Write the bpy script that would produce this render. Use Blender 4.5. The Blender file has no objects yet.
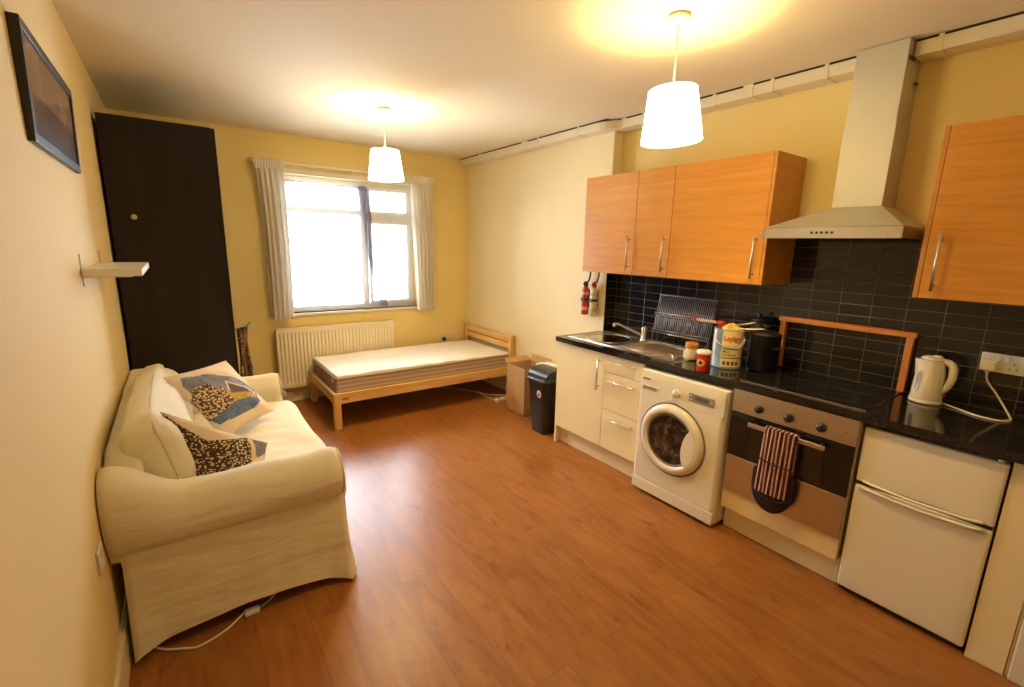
import bpy, bmesh, math, random
from mathutils import Vector, Matrix, noise
from math import pi, sin, cos, radians
random.seed(7)
S = bpy.context.scene
COL = S.collection
# ------------------------------------------------------------------ view
S.view_settings.view_transform = 'Standard'
S.view_settings.look = 'None'
S.view_settings.gamma = 1
S.view_settings.use_curve_mapping = False
S.view_settings.exposure = 0.5

# ------------------------------------------------------------------ materials
MATS = {}
def new_mat(name):
    m = bpy.data.materials.new(name); m.use_nodes = True
    nt = m.node_tree; b = nt.nodes['Principled BSDF']
    MATS[name] = m
    return m, nt, b
def N(nt, t, **kw):
    n = nt.nodes.new(t)
    for k, v in kw.items():
        if k in n.inputs: n.inputs[k].default_value = v
        else: setattr(n, k, v)
    return n
def L(nt, a, b): nt.links.new(a, b)
def coords(nt, scale=(1, 1, 1), rot=(0, 0, 0), loc=(0, 0, 0)):
    tc = N(nt, 'ShaderNodeTexCoord'); mp = N(nt, 'ShaderNodeMapping')
    mp.inputs['Scale'].default_value = scale; mp.inputs['Rotation'].default_value = rot
    mp.inputs['Location'].default_value = loc
    L(nt, tc.outputs['Object'], mp.inputs['Vector']); return mp.outputs[0]
def ramp(nt, fac, stops):
    r = N(nt, 'ShaderNodeValToRGB'); e = r.color_ramp.elements
    while len(e) < len(stops): e.new(0.5)
    for i, (p, c) in enumerate(stops):
        e[i].position = p; e[i].color = (*c, 1) if len(c) == 3 else c
    L(nt, fac, r.inputs[0]); return r.outputs[0]
def bump(nt, b, h, strength=.2, dist=.01):
    n = N(nt, 'ShaderNodeBump'); n.inputs['Strength'].default_value = strength
    n.inputs['Distance'].default_value = dist
    L(nt, h, n.inputs['Height']); L(nt, n.outputs[0], b.inputs['Normal'])
def plain(name, col, rough=.5, metal=0, var=.0, scale=8, bmp=0, bscale=60, spec=None, coat=0):
    m, nt, b = new_mat(name)
    b.inputs['Roughness'].default_value = rough; b.inputs['Metallic'].default_value = metal
    b.inputs['Base Color'].default_value = (*col, 1)
    if spec is not None: b.inputs['Specular IOR Level'].default_value = spec
    if coat: b.inputs['Coat Weight'].default_value = coat; b.inputs['Coat Roughness'].default_value = .05
    if var:
        n = N(nt, 'ShaderNodeTexNoise', Scale=scale, Detail=3.0); L(nt, coords(nt), n.inputs['Vector'])
        c1 = tuple(max(0, c * (1 - var)) for c in col); c2 = tuple(min(1, c * (1 + var)) for c in col)
        L(nt, ramp(nt, n.outputs['Fac'], [(.3, c1), (.7, c2)]), b.inputs['Base Color'])
    if bmp:
        n = N(nt, 'ShaderNodeTexNoise', Scale=bscale, Detail=4.0); L(nt, coords(nt), n.inputs['Vector'])
        bump(nt, b, n.outputs['Fac'], bmp, .004)
    return m
def wood(name, cols, grain='y', rough=.4, scale=1.0, knots=False, contrast=(.3, .7)):
    m, nt, b = new_mat(name)
    s = {'x': (1.2, 22, 22), 'y': (22, 1.2, 22), 'z': (22, 22, 1.2)}[grain]
    s = tuple(v * scale for v in s)
    v = coords(nt, s)
    n = N(nt, 'ShaderNodeTexNoise', Scale=1.6, Detail=6.0, Roughness=.6, Distortion=.6); L(nt, v, n.inputs['Vector'])
    n2 = N(nt, 'ShaderNodeTexNoise', Scale=6.0, Detail=3.0); L(nt, v, n2.inputs['Vector'])
    mx = N(nt, 'ShaderNodeMath', operation='MULTIPLY_ADD'); L(nt, n2.outputs['Fac'], mx.inputs[0])
    mx.inputs[1].default_value = .35; L(nt, n.outputs['Fac'], mx.inputs[2])
    c = ramp(nt, mx.outputs[0], [(contrast[0] + .15, cols[0]), (.5 + .17, cols[1]), (contrast[1] + .2, cols[2])])
    if knots:
        vo = N(nt, 'ShaderNodeTexVoronoi', Scale=1.0); kv = coords(nt, {'x': (3, 9, 9), 'y': (9, 3, 9), 'z': (9, 9, 3)}[grain]); L(nt, kv, vo.inputs['Vector'])
        kr = ramp(nt, vo.outputs['Distance'], [(.06, (1, 1, 1)), (.14, (0, 0, 0))])
        mm = N(nt, 'ShaderNodeMixRGB'); L(nt, kr, mm.inputs[0]); L(nt, c, mm.inputs[1]); mm.inputs[2].default_value = (.34, .13, .035, 1)
        c = mm.outputs[0]
    L(nt, c, b.inputs['Base Color']); b.inputs['Roughness'].default_value = rough
    bump(nt, b, n.outputs['Fac'], .05, .002)
    return m

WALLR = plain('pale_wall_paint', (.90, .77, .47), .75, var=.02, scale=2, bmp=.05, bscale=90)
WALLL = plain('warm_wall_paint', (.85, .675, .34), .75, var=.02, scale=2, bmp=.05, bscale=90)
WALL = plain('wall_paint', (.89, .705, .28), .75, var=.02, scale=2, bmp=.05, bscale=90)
CEIL = plain('ceiling_paint', (.82, .72, .52), .8, var=.01, scale=2)
SKIRT = plain('skirting_paint', (.84, .72, .45), .4)
WHITE = plain('white_plastic', (.82, .79, .72), .32)
CREAM = plain('cream_laminate', (.90, .79, .52), .28)
CARC = plain('carcass_board', (.78, .68, .48), .5)
TRUNKM = plain('trunking_plastic', (.82, .73, .52), .45)
BLACK = plain('black_plastic', (.018, .018, .02), .35)
DKGLASS = plain('dark_glass', (.012, .011, .012), .06)
CHROME = plain('brushed_nickel', (.66, .62, .55), .28, 1.0)
GREY = plain('grey_plastic', (.20, .19, .17), .4)
DARKGAP = plain('dark_recess', (.02, .015, .01), .8)  # near-black for gaps and holes, with their shade put into the colour
RADM = plain('radiator_enamel', (.84, .76, .58), .35)
RED = plain('red_enamel', (.55, .02, .015), .3)
SOFA = plain('cream_slipcover', (.86, .79, .62), .85, var=.02, scale=5)
_n = SOFA.node_tree; _a = N(_n, 'ShaderNodeTexNoise', Scale=3.0, Detail=2.5, Distortion=.3); L(_n, coords(_n, (1.2, 1.2, 5.0), (.3, .2, .5)), _a.inputs['Vector'])
bump(_n, _n.nodes['Principled BSDF'], _a.outputs['Fac'], .45, .03)
PIPE = plain('slipcover_piping', (.76, .67, .50), .85)
CURT = plain('curtain_cotton', (.88, .82, .70), .9, bmp=.1, bscale=200)
def _tl(m, w, c):
    nt = m.node_tree; b = nt.nodes['Principled BSDF']; o = nt.nodes['Material Output']
    t = N(nt, 'ShaderNodeBsdfTranslucent'); t.inputs[0].default_value = (*c, 1); x = N(nt, 'ShaderNodeMixShader'); x.inputs[0].default_value = w
    L(nt, b.outputs[0], x.inputs[1]); L(nt, t.outputs[0], x.inputs[2]); L(nt, x.outputs[0], o.inputs[0])
_tl(CURT, .12, (.9, .86, .78))
CARD = plain('cardboard', (.52, .33, .15), .85, var=.05, scale=6)
TAPE = plain('parcel_tape', (.46, .27, .11), .4)
PAPER = plain('white_paper', (.85, .83, .78), .7)
OAK = wood('oak_effect', [(.60, .245, .032), (.68, .29, .038), (.75, .335, .05)], 'y', .33)
OAKZ = wood('oak_effect_end', [(.55, .215, .03), (.63, .26, .036), (.70, .305, .048)], 'y', .33)
PINE = wood('pine_wood', [(.66, .36, .10), (.80, .50, .18), (.86, .60, .26)], 'x', .4, knots=True)
PINEY = wood('pine_wood_cross', [(.66, .36, .10), (.80, .50, .18), (.86, .60, .26)], 'y', .4, knots=True)
PINEZ = wood('pine_wood_upright', [(.66, .36, .10), (.80, .50, .18), (.86, .60, .26)], 'z', .4, knots=True)
ORPINE = wood('orange_pine', [(.50, .15, .025), (.66, .24, .05), (.74, .30, .08)], 'y', .35)
WARD = wood('black_brown_veneer', [(.007, .0045, .004), (.011, .007, .006), (.017, .011, .009)], 'z', .42, .6)
WARD.node_tree.nodes['Principled BSDF'].inputs['Specular IOR Level'].default_value = .3

def steel(name, axis='y', col=(.62, .59, .54), rough=.3):
    m, nt, b = new_mat(name)
    s = {'x': (1, 260, 260), 'y': (260, 1, 260), 'z': (260, 260, 1)}[axis]
    n = N(nt, 'ShaderNodeTexNoise', Scale=1.0, Detail=2.0); L(nt, coords(nt, s), n.inputs['Vector'])
    b.inputs['Metallic'].default_value = 1; b.inputs['Base Color'].default_value = (*col, 1)
    mr = N(nt, 'ShaderNodeMapRange'); L(nt, n.outputs['Fac'], mr.inputs[0])
    mr.inputs[3].default_value = rough - .06; mr.inputs[4].default_value = rough + .1
    L(nt, mr.outputs[0], b.inputs['Roughness'])
    bump(nt, b, n.outputs['Fac'], .02, .001)
    return m
STEEL = steel('brushed_steel'); STEELZ = steel('brushed_steel_upright', 'z', (.60, .58, .48), .46); STEELZ.node_tree.nodes['Principled BSDF'].inputs['Metallic'].default_value = .4
SINKM = steel('sink_steel', 'y', (.74, .68, .56), .27)
BOWLM = steel('sink_bowl_steel', 'z', (.66, .60, .48), .17)

def floor_mat():
    m, nt, b = new_mat('laminate_floor')
    # planks run along Y, 0.195 wide, 1.25 long
    v = coords(nt, (1, 1, 1), (0, 0, radians(90)), (0, .067, 0))
    br = N(nt, 'ShaderNodeTexBrick'); L(nt, v, br.inputs['Vector'])
    br.inputs['Scale'].default_value = 1; br.inputs['Brick Width'].default_value = 1.25
    br.inputs['Row Height'].default_value = .195; br.inputs['Mortar Size'].default_value = .0008
    br.inputs['Mortar Smooth'].default_value = .3; br.offset = .37; br.inputs['Bias'].default_value = 0
    br.inputs['Color1'].default_value = (0, 0, 0, 1); br.inputs['Color2'].default_value = (1, 1, 1, 1); br.inputs['Mortar'].default_value = (.5, .5, .5, 1)
    # per plank shift of grain
    sep = N(nt, 'ShaderNodeSeparateColor'); L(nt, br.outputs['Color'], sep.inputs[0])
    tc = N(nt, 'ShaderNodeTexCoord')
    sh = N(nt, 'ShaderNodeCombineXYZ'); mul = N(nt, 'ShaderNodeMath', operation='MULTIPLY'); mul.inputs[1].default_value = 7
    L(nt, sep.outputs[0], mul.inputs[0]); L(nt, mul.outputs[0], sh.inputs[1]); L(nt, mul.outputs[0], sh.inputs[2])
    ad = N(nt, 'ShaderNodeVectorMath', operation='ADD'); L(nt, tc.outputs['Object'], ad.inputs[0]); L(nt, sh.outputs[0], ad.inputs[1])
    mp = N(nt, 'ShaderNodeMapping'); mp.inputs['Scale'].default_value = (9, 1.6, 1); L(nt, ad.outputs[0], mp.inputs['Vector'])
    n1 = N(nt, 'ShaderNodeTexNoise', Scale=1.3, Detail=7.0, Roughness=.62, Distortion=1.4); L(nt, mp.outputs[0], n1.inputs['Vector'])
    base = ramp(nt, n1.outputs['Fac'], [(.25, (.20, .068, .015)), (.42, (.285, .105, .023)), (.58, (.335, .129, .029)), (.78, (.40, .163, .040))])
    # knots / dark smudges
    mp2 = N(nt, 'ShaderNodeMapping'); mp2.inputs['Scale'].default_value = (7, 3.6, 1); L(nt, ad.outputs[0], mp2.inputs['Vector'])
    n2 = N(nt, 'ShaderNodeTexNoise', Scale=1.6, Detail=5.0, Roughness=.7); L(nt, mp2.outputs[0], n2.inputs['Vector'])
    k = ramp(nt, n2.outputs['Fac'], [(.26, (.75, .75, .75)), (.42, (0, 0, 0))])
    mx = N(nt, 'ShaderNodeMixRGB'); L(nt, k, mx.inputs[0]); L(nt, base, mx.inputs[1]); mx.inputs[2].default_value = (.11, .035, .014, 1)
    # plank tone
    hs = N(nt, 'ShaderNodeMapRange'); L(nt, sep.outputs[0], hs.inputs[0]); hs.inputs[3].default_value = .93; hs.inputs[4].default_value = 1.06
    vm = N(nt, 'ShaderNodeVectorMath', operation='SCALE'); L(nt, mx.outputs[0], vm.inputs[0]); L(nt, hs.outputs[0], vm.inputs['Scale'])
    mm = N(nt, 'ShaderNodeMixRGB'); L(nt, br.outputs['Fac'], mm.inputs[0]); L(nt, vm.outputs[0], mm.inputs[1]); mm.inputs[2].default_value = (.12, .045, .016, 1)
    L(nt, mm.outputs[0], b.inputs['Base Color'])
    mr = N(nt, 'ShaderNodeMapRange'); L(nt, n1.outputs['Fac'], mr.inputs[0]); mr.inputs[3].default_value = .28; mr.inputs[4].default_value = .38
    L(nt, mr.outputs[0], b.inputs['Roughness'])
    bump(nt, b, n1.outputs['Fac'], .03, .002)
    b.inputs['Specular IOR Level'].default_value = .42
    return m
FLOOR = floor_mat()

def tile_mat():
    m, nt, b = new_mat('black_tiles')
    # y -> u, z -> v
    tc = N(nt, 'ShaderNodeTexCoord'); se = N(nt, 'ShaderNodeSeparateXYZ'); L(nt, tc.outputs['Object'], se.inputs[0])
    cb = N(nt, 'ShaderNodeCombineXYZ'); yx = N(nt, 'ShaderNodeMath', operation='SUBTRACT'); L(nt, se.outputs['Y'], yx.inputs[0]); L(nt, se.outputs['X'], yx.inputs[1]); L(nt, yx.outputs[0], cb.inputs[0]); L(nt, se.outputs['Z'], cb.inputs[1])
    mp = N(nt, 'ShaderNodeMapping'); L(nt, cb.outputs[0], mp.inputs['Vector']); mp.inputs['Location'].default_value = (.018, -.007, 0)
    br = N(nt, 'ShaderNodeTexBrick'); L(nt, mp.outputs[0], br.inputs['Vector'])
    br.offset = 0; br.inputs['Scale'].default_value = 1; br.inputs['Brick Width'].default_value = .15
    br.inputs['Row Height'].default_value = .0605; br.inputs['Mortar Size'].default_value = .0013; br.inputs['Mortar Smooth'].default_value = .1
    br.inputs['Color1'].default_value = (.010, .010, .013, 1); br.inputs['Color2'].default_value = (.017, .016, .018, 1)
    br.inputs['Mortar'].default_value = (.17, .15, .09, 1)
    L(nt, br.outputs['Color'], b.inputs['Base Color'])
    mr = N(nt, 'ShaderNodeMapRange'); L(nt, br.outputs['Fac'], mr.inputs[0]); mr.inputs[3].default_value = .12; mr.inputs[4].default_value = .8
    L(nt, mr.outputs[0], b.inputs['Roughness'])
    inv = N(nt, 'ShaderNodeMath', operation='SUBTRACT'); inv.inputs[0].default_value = 1; L(nt, br.outputs['Fac'], inv.inputs[1])
    bump(nt, b, inv.outputs[0], .3, .002)
    return m
TILE = tile_mat()

def worktop_mat():
    m, nt, b = new_mat('black_granite_laminate')
    n = N(nt, 'ShaderNodeTexNoise', Scale=260.0, Detail=2.0); L(nt, coords(nt), n.inputs['Vector'])
    L(nt, ramp(nt, n.outputs['Fac'], [(.55, (.011, .010, .010)), (.68, (.03, .027, .022)), (.8, (.14, .12, .08))]), b.inputs['Base Color'])
    b.inputs['Roughness'].default_value = .09
    return m
WORK = worktop_mat()

def mattress_mat(name, c1, c2, sc):
    m, nt, b = new_mat(name)
    w = N(nt, 'ShaderNodeTexWave', Scale=sc, Distortion=1.0, Detail=1.0); w.bands_direction = 'Z'; L(nt, coords(nt), w.inputs['Vector'])
    L(nt, ramp(nt, w.outputs['Fac'], [(.2, c1), (.8, c2)]), b.inputs['Base Color'])
    b.inputs['Roughness'].default_value = .9
    return m
MATTOP = plain('mattress_ticking', (.82, .76, .70), .9, var=.02, scale=6, bmp=.5, bscale=12)
MATSIDE = mattress_mat('mattress_border', (.40, .28, .21), (.56, .43, .34), 8)

def speckle_mat(name, dark, light, scale=90, thr=.33):
    m, nt, b = new_mat(name)
    vo = N(nt, 'ShaderNodeTexVoronoi', Scale=float(scale)); L(nt, coords(nt, (1, 1, 1.5), (.5, .4, .6)), vo.inputs['Vector'])
    L(nt, ramp(nt, vo.outputs['Distance'], [(thr, light), (thr + .1, dark)]), b.inputs['Base Color'])
    b.inputs['Roughness'].default_value = .9
    return m
SPECK = speckle_mat('speckled_print', (.055, .028, .018), (.70, .56, .33), 80, .36)
SPECK2 = speckle_mat('speckled_print_tan', (.10, .05, .03), (.72, .56, .36), 70, .42)
LINEN = plain('pale_cushion_cotton', (.80, .66, .50), .9, bmp=.15, bscale=60)
BLUEC = plain('blue_print', (.11, .17, .33), .9, var=.25, scale=30)
GREYB = plain('grey_blue_print', (.22, .23, .32), .9, var=.3, scale=25)
YEL = plain('yellow_print', (.55, .38, .07), .9, var=.3, scale=60)
SLATE = plain('slate_print', (.13, .10, .12), .9, var=.2, scale=30)
BEAK = plain('beak_print', (.20, .19, .24), .9, var=.2, scale=40)
BEIGE = plain('beige_print', (.68, .54, .28), .9)

def glove_mat():
    m, nt, b = new_mat('striped_glove_cloth')
    w = N(nt, 'ShaderNodeTexWave', Scale=15.5); w.bands_direction = 'Y'; w.inputs['Distortion'].default_value = .25; w.inputs['Detail'].default_value = 1
    L(nt, coords(nt, (1, 1, 1)), w.inputs['Vector'])
    L(nt, ramp(nt, w.outputs['Fac'], [(.70, (.085, .010, .010)), (.84, (.66, .46, .32))]), b.inputs['Base Color'])
    b.inputs['Roughness'].default_value = .95
    return m
GLOVE = glove_mat()
GLOVED = plain('maroon_glove_cloth', (.030, .009, .012), .95, bmp=.3, bscale=70)

def art_mat():
    m, nt, b = new_mat('landscape_print')
    v = coords(nt); se = N(nt, 'ShaderNodeSeparateXYZ'); L(nt, v, se.inputs[0])
    n = N(nt, 'ShaderNodeTexNoise', Scale=5.0, Detail=6.0, Distortion=.5); L(nt, coords(nt, (1, 1.2, .7)), n.inputs['Vector'])
    c_hi = ramp(nt, n.outputs['Fac'], [(.3, (.22, .13, .06)), (.7, (.34, .20, .09))])
    c_lo = ramp(nt, n.outputs['Fac'], [(.3, (.03, .014, .008)), (.55, (.15, .06, .02)), (.7, (.22, .10, .035))])
    st = N(nt, 'ShaderNodeMath', operation='GREATER_THAN'); L(nt, se.outputs['Z'], st.inputs[0]); st.inputs[1].default_value = .155
    mx = N(nt, 'ShaderNodeMixRGB'); L(nt, st.outputs[0], mx.inputs[0]); L(nt, c_lo, mx.inputs[1]); L(nt, c_hi, mx.inputs[2])
    st2 = N(nt, 'ShaderNodeMath', operation='LESS_THAN'); L(nt, se.outputs['Z'], st2.inputs[0]); st2.inputs[1].default_value = .055
    mx2 = N(nt, 'ShaderNodeMixRGB'); L(nt, st2.outputs[0], mx2.inputs[0]); L(nt, mx.outputs[0], mx2.inputs[1]); mx2.inputs[2].default_value = (.045, .07, .10, 1)
    L(nt, mx2.outputs[0], b.inputs['Base Color']); b.inputs['Roughness'].default_value = .25
    return m
ART = art_mat()
def sheer_mat():
    m = bpy.data.materials.new('sheer_net'); m.use_nodes = True; nt = m.node_tree; nt.nodes.clear()
    o = N(nt, 'ShaderNodeOutputMaterial'); tr = N(nt, 'ShaderNodeBsdfTransparent'); tl = N(nt, 'ShaderNodeBsdfTranslucent'); df = N(nt, 'ShaderNodeBsdfDiffuse')
    tl.inputs[0].default_value = (.85, .85, .88, 1); df.inputs[0].default_value = (.8, .8, .82, 1)
    a = N(nt, 'ShaderNodeMixShader'); a.inputs[0].default_value = .5; L(nt, tl.outputs[0], a.inputs[1]); L(nt, df.outputs[0], a.inputs[2])
    b = N(nt, 'ShaderNodeMixShader'); b.inputs[0].default_value = .13; L(nt, tr.outputs[0], b.inputs[1]); L(nt, a.outputs[0], b.inputs[2])
    L(nt, b.outputs[0], o.inputs[0]); return m
SHEER = sheer_mat()
DENSE = SHEER.copy(); DENSE.name = 'dense_net'  # same white net as SHEER, bunched; its backlit grey is put into the colours
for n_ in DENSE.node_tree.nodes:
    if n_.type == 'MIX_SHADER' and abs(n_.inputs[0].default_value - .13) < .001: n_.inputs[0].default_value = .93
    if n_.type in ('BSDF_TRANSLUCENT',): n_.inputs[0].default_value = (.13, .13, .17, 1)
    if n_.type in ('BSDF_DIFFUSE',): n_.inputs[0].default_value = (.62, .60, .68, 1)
def glass_mat():
    m = bpy.data.materials.new('window_glass'); m.use_nodes = True; nt = m.node_tree; nt.nodes.clear()
    o = N(nt, 'ShaderNodeOutputMaterial'); tr = N(nt, 'ShaderNodeBsdfTransparent'); gl = N(nt, 'ShaderNodeBsdfGlossy'); gl.inputs['Roughness'].default_value = .02
    fr = N(nt, 'ShaderNodeFresnel'); fr.inputs[0].default_value = 1.45
    b = N(nt, 'ShaderNodeMixShader'); L(nt, fr.outputs[0], b.inputs[0]); L(nt, tr.outputs[0], b.inputs[1]); L(nt, gl.outputs[0], b.inputs[2])
    L(nt, b.outputs[0], o.inputs[0]); return m
GLASS = glass_mat()
def shade_mat(name, strength):
    m, nt, b = new_mat(name)
    b.inputs['Base Color'].default_value = (.85, .80, .70, 1); b.inputs['Roughness'].default_value = .8
    b.inputs['Emission Color'].default_value = (1, .78, .40, 1); b.inputs['Emission Strength'].default_value = strength
    return m
SHADE = shade_mat('lit_lampshade', 12.0)
BULB = shade_mat('lit_bulb', 30.0)

# ------------------------------------------------------------------ mesh builder
class B:
    def __init__(s): s.bm = bmesh.new(); s.mi = 0
    def _fin(s, verts, bev=0, seg=2, smooth=False):
        faces = set(f for v in verts for f in v.link_faces)
        for f in faces: f.material_index = s.mi; f.smooth = smooth
        if bev > 0:
            edges = list(set(e for v in verts for e in v.link_edges))
            r = bmesh.ops.bevel(s.bm, geom=edges, offset=bev, segments=seg, affect='EDGES', profile=.5, clamp_overlap=True)
            for f in r['faces']: f.material_index = s.mi; f.smooth = True
        return s
    def box(s, x0, x1, y0, y1, z0, z1, bev=0, seg=2):
        r = bmesh.ops.create_cube(s.bm, size=1)
        c = Vector(((x0 + x1) / 2, (y0 + y1) / 2, (z0 + z1) / 2))
        for v in r['verts']: v.co = Vector((v.co.x * abs(x1 - x0), v.co.y * abs(y1 - y0), v.co.z * abs(z1 - z0))) + c
        return s._fin(r['verts'], bev, seg)
    def hexa(s, pts, bev=0):
        # eight points: bottom 4 then top 4, same winding
        vs = [s.bm.verts.new(p) for p in pts]
        for idx in ((3, 2, 1, 0), (4, 5, 6, 7), (0, 1, 5, 4), (1, 2, 6, 5), (2, 3, 7, 6), (3, 0, 4, 7)):
            s.bm.faces.new([vs[i] for i in idx])
        return s._fin(vs, bev)
    def cyl(s, p0, p1, r0, r1=None, seg=20, caps=True, smooth=True, bev=0):
        r1 = r0 if r1 is None else r1
        p0, p1 = Vector(p0), Vector(p1); d = (p1 - p0).normalized()
        a = d.orthogonal().normalized(); b = d.cross(a)
        A = []; Bv = []
        for i in range(seg):
            t = 2 * pi * i / seg; o = a * cos(t) + b * sin(t)
            A.append(s.bm.verts.new(p0 + o * r0)); Bv.append(s.bm.verts.new(p1 + o * r1))
        for i in range(seg):
            j = (i + 1) % seg; f = s.bm.faces.new((A[i], A[j], Bv[j], Bv[i])); f.smooth = smooth; f.material_index = s.mi
        if caps:
            f = s.bm.faces.new(A[::-1]); f.material_index = s.mi
            f = s.bm.faces.new(Bv); f.material_index = s.mi
        return s
    def lathe(s, prof, c=(0, 0, 0), seg=28, axis='z', sx=1, sy=1, caps=True):
        c = Vector(c); rings = []
        for r, h in prof:
            ring = []
            for i in range(seg):
                t = 2 * pi * i / seg; a = r * cos(t) * sx; b = r * sin(t) * sy
                p = {'z': (a, b, h), 'x': (h, a, b), 'y': (b, h, a)}[axis]
                ring.append(s.bm.verts.new(c + Vector(p)))
            rings.append(ring)
        for k in range(len(rings) - 1):
            for i in range(seg):
                j = (i + 1) % seg
                f = s.bm.faces.new((rings[k][i], rings[k][j], rings[k + 1][j], rings[k + 1][i])); f.smooth = True; f.material_index = s.mi
        if caps:
            if prof[0][0] > 1e-5: f = s.bm.faces.new(rings[0][::-1]); f.material_index = s.mi
            if prof[-1][0] > 1e-5: f = s.bm.faces.new(rings[-1]); f.material_index = s.mi
        return s
    def tube(s, pts, r, seg=8, smooth=True, res=6, closed=False, flat=None):
        P = [Vector(p) for p in pts]
        if smooth and len(P) > 2:
            Q = []; n = len(P)
            rng = range(n) if closed else range(n - 1)
            for i in rng:
                p0 = P[(i - 1) % n] if (closed or i > 0) else P[0] * 2 - P[1]
                p1 = P[i]; p2 = P[(i + 1) % n]
                p3 = P[(i + 2) % n] if (closed or i + 2 < n) else P[-1] * 2 - P[-2]
                for k in range(res):
                    t = k / res
                    Q.append(.5 * ((2 * p1) + (p2 - p0) * t + (2 * p0 - 5 * p1 + 4 * p2 - p3) * t * t + (3 * p1 - p0 - 3 * p2 + p3) * t ** 3))
            if not closed: Q.append(P[-1])
            P = Q
        n = len(P); rings = []; up = None
        for i in range(n):
            if closed: d = (P[(i + 1) % n] - P[i - 1]).normalized()
            else: d = (P[min(i + 1, n - 1)] - P[max(i - 1, 0)]).normalized()
            if up is None: up = d.orthogonal().normalized()
            a = (up - d * up.dot(d)); a = a.normalized() if a.length > 1e-6 else d.orthogonal().normalized(); up = a
            b = d.cross(a)
            rr = r(i / (n - 1)) if callable(r) else r
            rings.append([s.bm.verts.new(P[i] + (a * cos(2 * pi * k / seg) + b * sin(2 * pi * k / seg)) * rr) for k in range(seg)])
        m = n if closed else n - 1
        for i in range(m):
            for k in range(seg):
                q = (k + 1) % seg; j = (i + 1) % n
                f = s.bm.faces.new((rings[i][k], rings[i][q], rings[j][q], rings[j][k])); f.smooth = True; f.material_index = s.mi
        if not closed:
            for ring in (rings[0][::-1], rings[-1]):
                f = s.bm.faces.new(ring); f.material_index = s.mi
        return s
    def prism(s, poly, axis, a0, a1, bev=0, smooth=False, seg=2):
        def P(u, v, a): return {'x': (a, u, v), 'y': (u, a, v), 'z': (u, v, a)}[axis]
        A = [s.bm.verts.new(P(u, v, a0)) for u, v in poly]; Bv = [s.bm.verts.new(P(u, v, a1)) for u, v in poly]
        n = len(poly)
        fs = [s.bm.faces.new(A), s.bm.faces.new(Bv[::-1])]
        for i in range(n):
            j = (i + 1) % n; f = s.bm.faces.new((A[i], Bv[i], Bv[j], A[j])); f.smooth = smooth; fs.append(f)
        for f in fs: f.material_index = s.mi
        if bev:
            ed = [e for f in fs[:2] for e in f.edges]
            r = bmesh.ops.bevel(s.bm, geom=ed, offset=bev, segments=seg, affect='EDGES', clamp_overlap=True)
            for f in r['faces']: f.material_index = s.mi; f.smooth = True
        return s
    def grid(s, fn, nu, nv, smooth=True, matfn=None, closed_u=False):
        V = [[s.bm.verts.new(fn(i / nu, j / nv)) for j in range(nv + 1)] for i in range(nu if closed_u else nu + 1)]
        for i in range(nu):
            for j in range(nv):
                k = (i + 1) % nu if closed_u else i + 1
                f = s.bm.faces.new((V[i][j], V[k][j], V[k][j + 1], V[i][j + 1])); f.smooth = smooth
                f.material_index = matfn((i + .5) / nu, (j + .5) / nv) if matfn else s.mi
        return s
    def rbox(s, x0, x1, y0, y1, z0, z1, r, n=(10, 10, 6), deform=None):
        # soft rounded box, evenly gridded so it can be deformed
        bm2 = bmesh.new(); c = Vector(((x0 + x1) / 2, (y0 + y1) / 2, (z0 + z1) / 2)); h = Vector(((x1 - x0) / 2, (y1 - y0) / 2, (z1 - z0) / 2))
        key = {}
        def vert(p):
            k = (round(p[0], 5), round(p[1], 5), round(p[2], 5))
            if k in key: return key[k]
            q = Vector((p[0] * h.x, p[1] * h.y, p[2] * h.z)); rr = min(r, h.x * .99, h.y * .99, h.z * .99)
            inner = Vector((max(-h.x + rr, min(h.x - rr, q.x)), max(-h.y + rr, min(h.y - rr, q.y)), max(-h.z + rr, min(h.z - rr, q.z))))
            d = q - inner
            if d.length > 1e-9: q = inner + d.normalized() * rr
            q = q + c
            if deform: q = Vector(deform(q, Vector(p)))
            key[k] = s.bm.verts.new(q); return key[k]
        def ax(n_, hh):
            # denser near the ends so that roundings resolve
            rr = min(r / hh, .95); e = max(2, n_ // 4); inner = max(1, n_ - 2 * e)
            a = [-1 + rr * (1 - cos(pi / 2 * i / e)) if False else -1 + rr * i / e for i in range(e)]
            b_ = [-1 + rr + (2 - 2 * rr) * i / inner for i in range(inner + 1)]
            return a + b_ + [-t for t in a[::-1]]
        X, Y, Z = ax(n[0], h.x), ax(n[1], h.y), ax(n[2], h.z)
        def face(a, b_, c_, d_):
            try:
                f = s.bm.faces.new((a, b_, c_, d_)); f.smooth = True; f.material_index = s.mi
            except ValueError: pass
        for i in range(len(X) - 1):
            for j in range(len(Y) - 1):
                for zz, fl in ((-1, 1), (1, 0)):
                    q = [vert((X[i], Y[j], zz)), vert((X[i + 1], Y[j], zz)), vert((X[i + 1], Y[j + 1], zz)), vert((X[i], Y[j + 1], zz))]
                    face(*(q[::-1] if fl else q))
        for i in range(len(X) - 1):
            for j in range(len(Z) - 1):
                for yy, fl in ((-1, 0), (1, 1)):
                    q = [vert((X[i], yy, Z[j])), vert((X[i + 1], yy, Z[j])), vert((X[i + 1], yy, Z[j + 1])), vert((X[i], yy, Z[j + 1]))]
                    face(*(q[::-1] if fl else q))
        for i in range(len(Y) - 1):
            for j in range(len(Z) - 1):
                for xx, fl in ((-1, 1), (1, 0)):
                    q = [vert((xx, Y[i], Z[j])), vert((xx, Y[i + 1], Z[j])), vert((xx, Y[i + 1], Z[j + 1])), vert((xx, Y[i], Z[j + 1]))]
                    face(*(q[::-1] if fl else q))
        bm2.free(); return s

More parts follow.
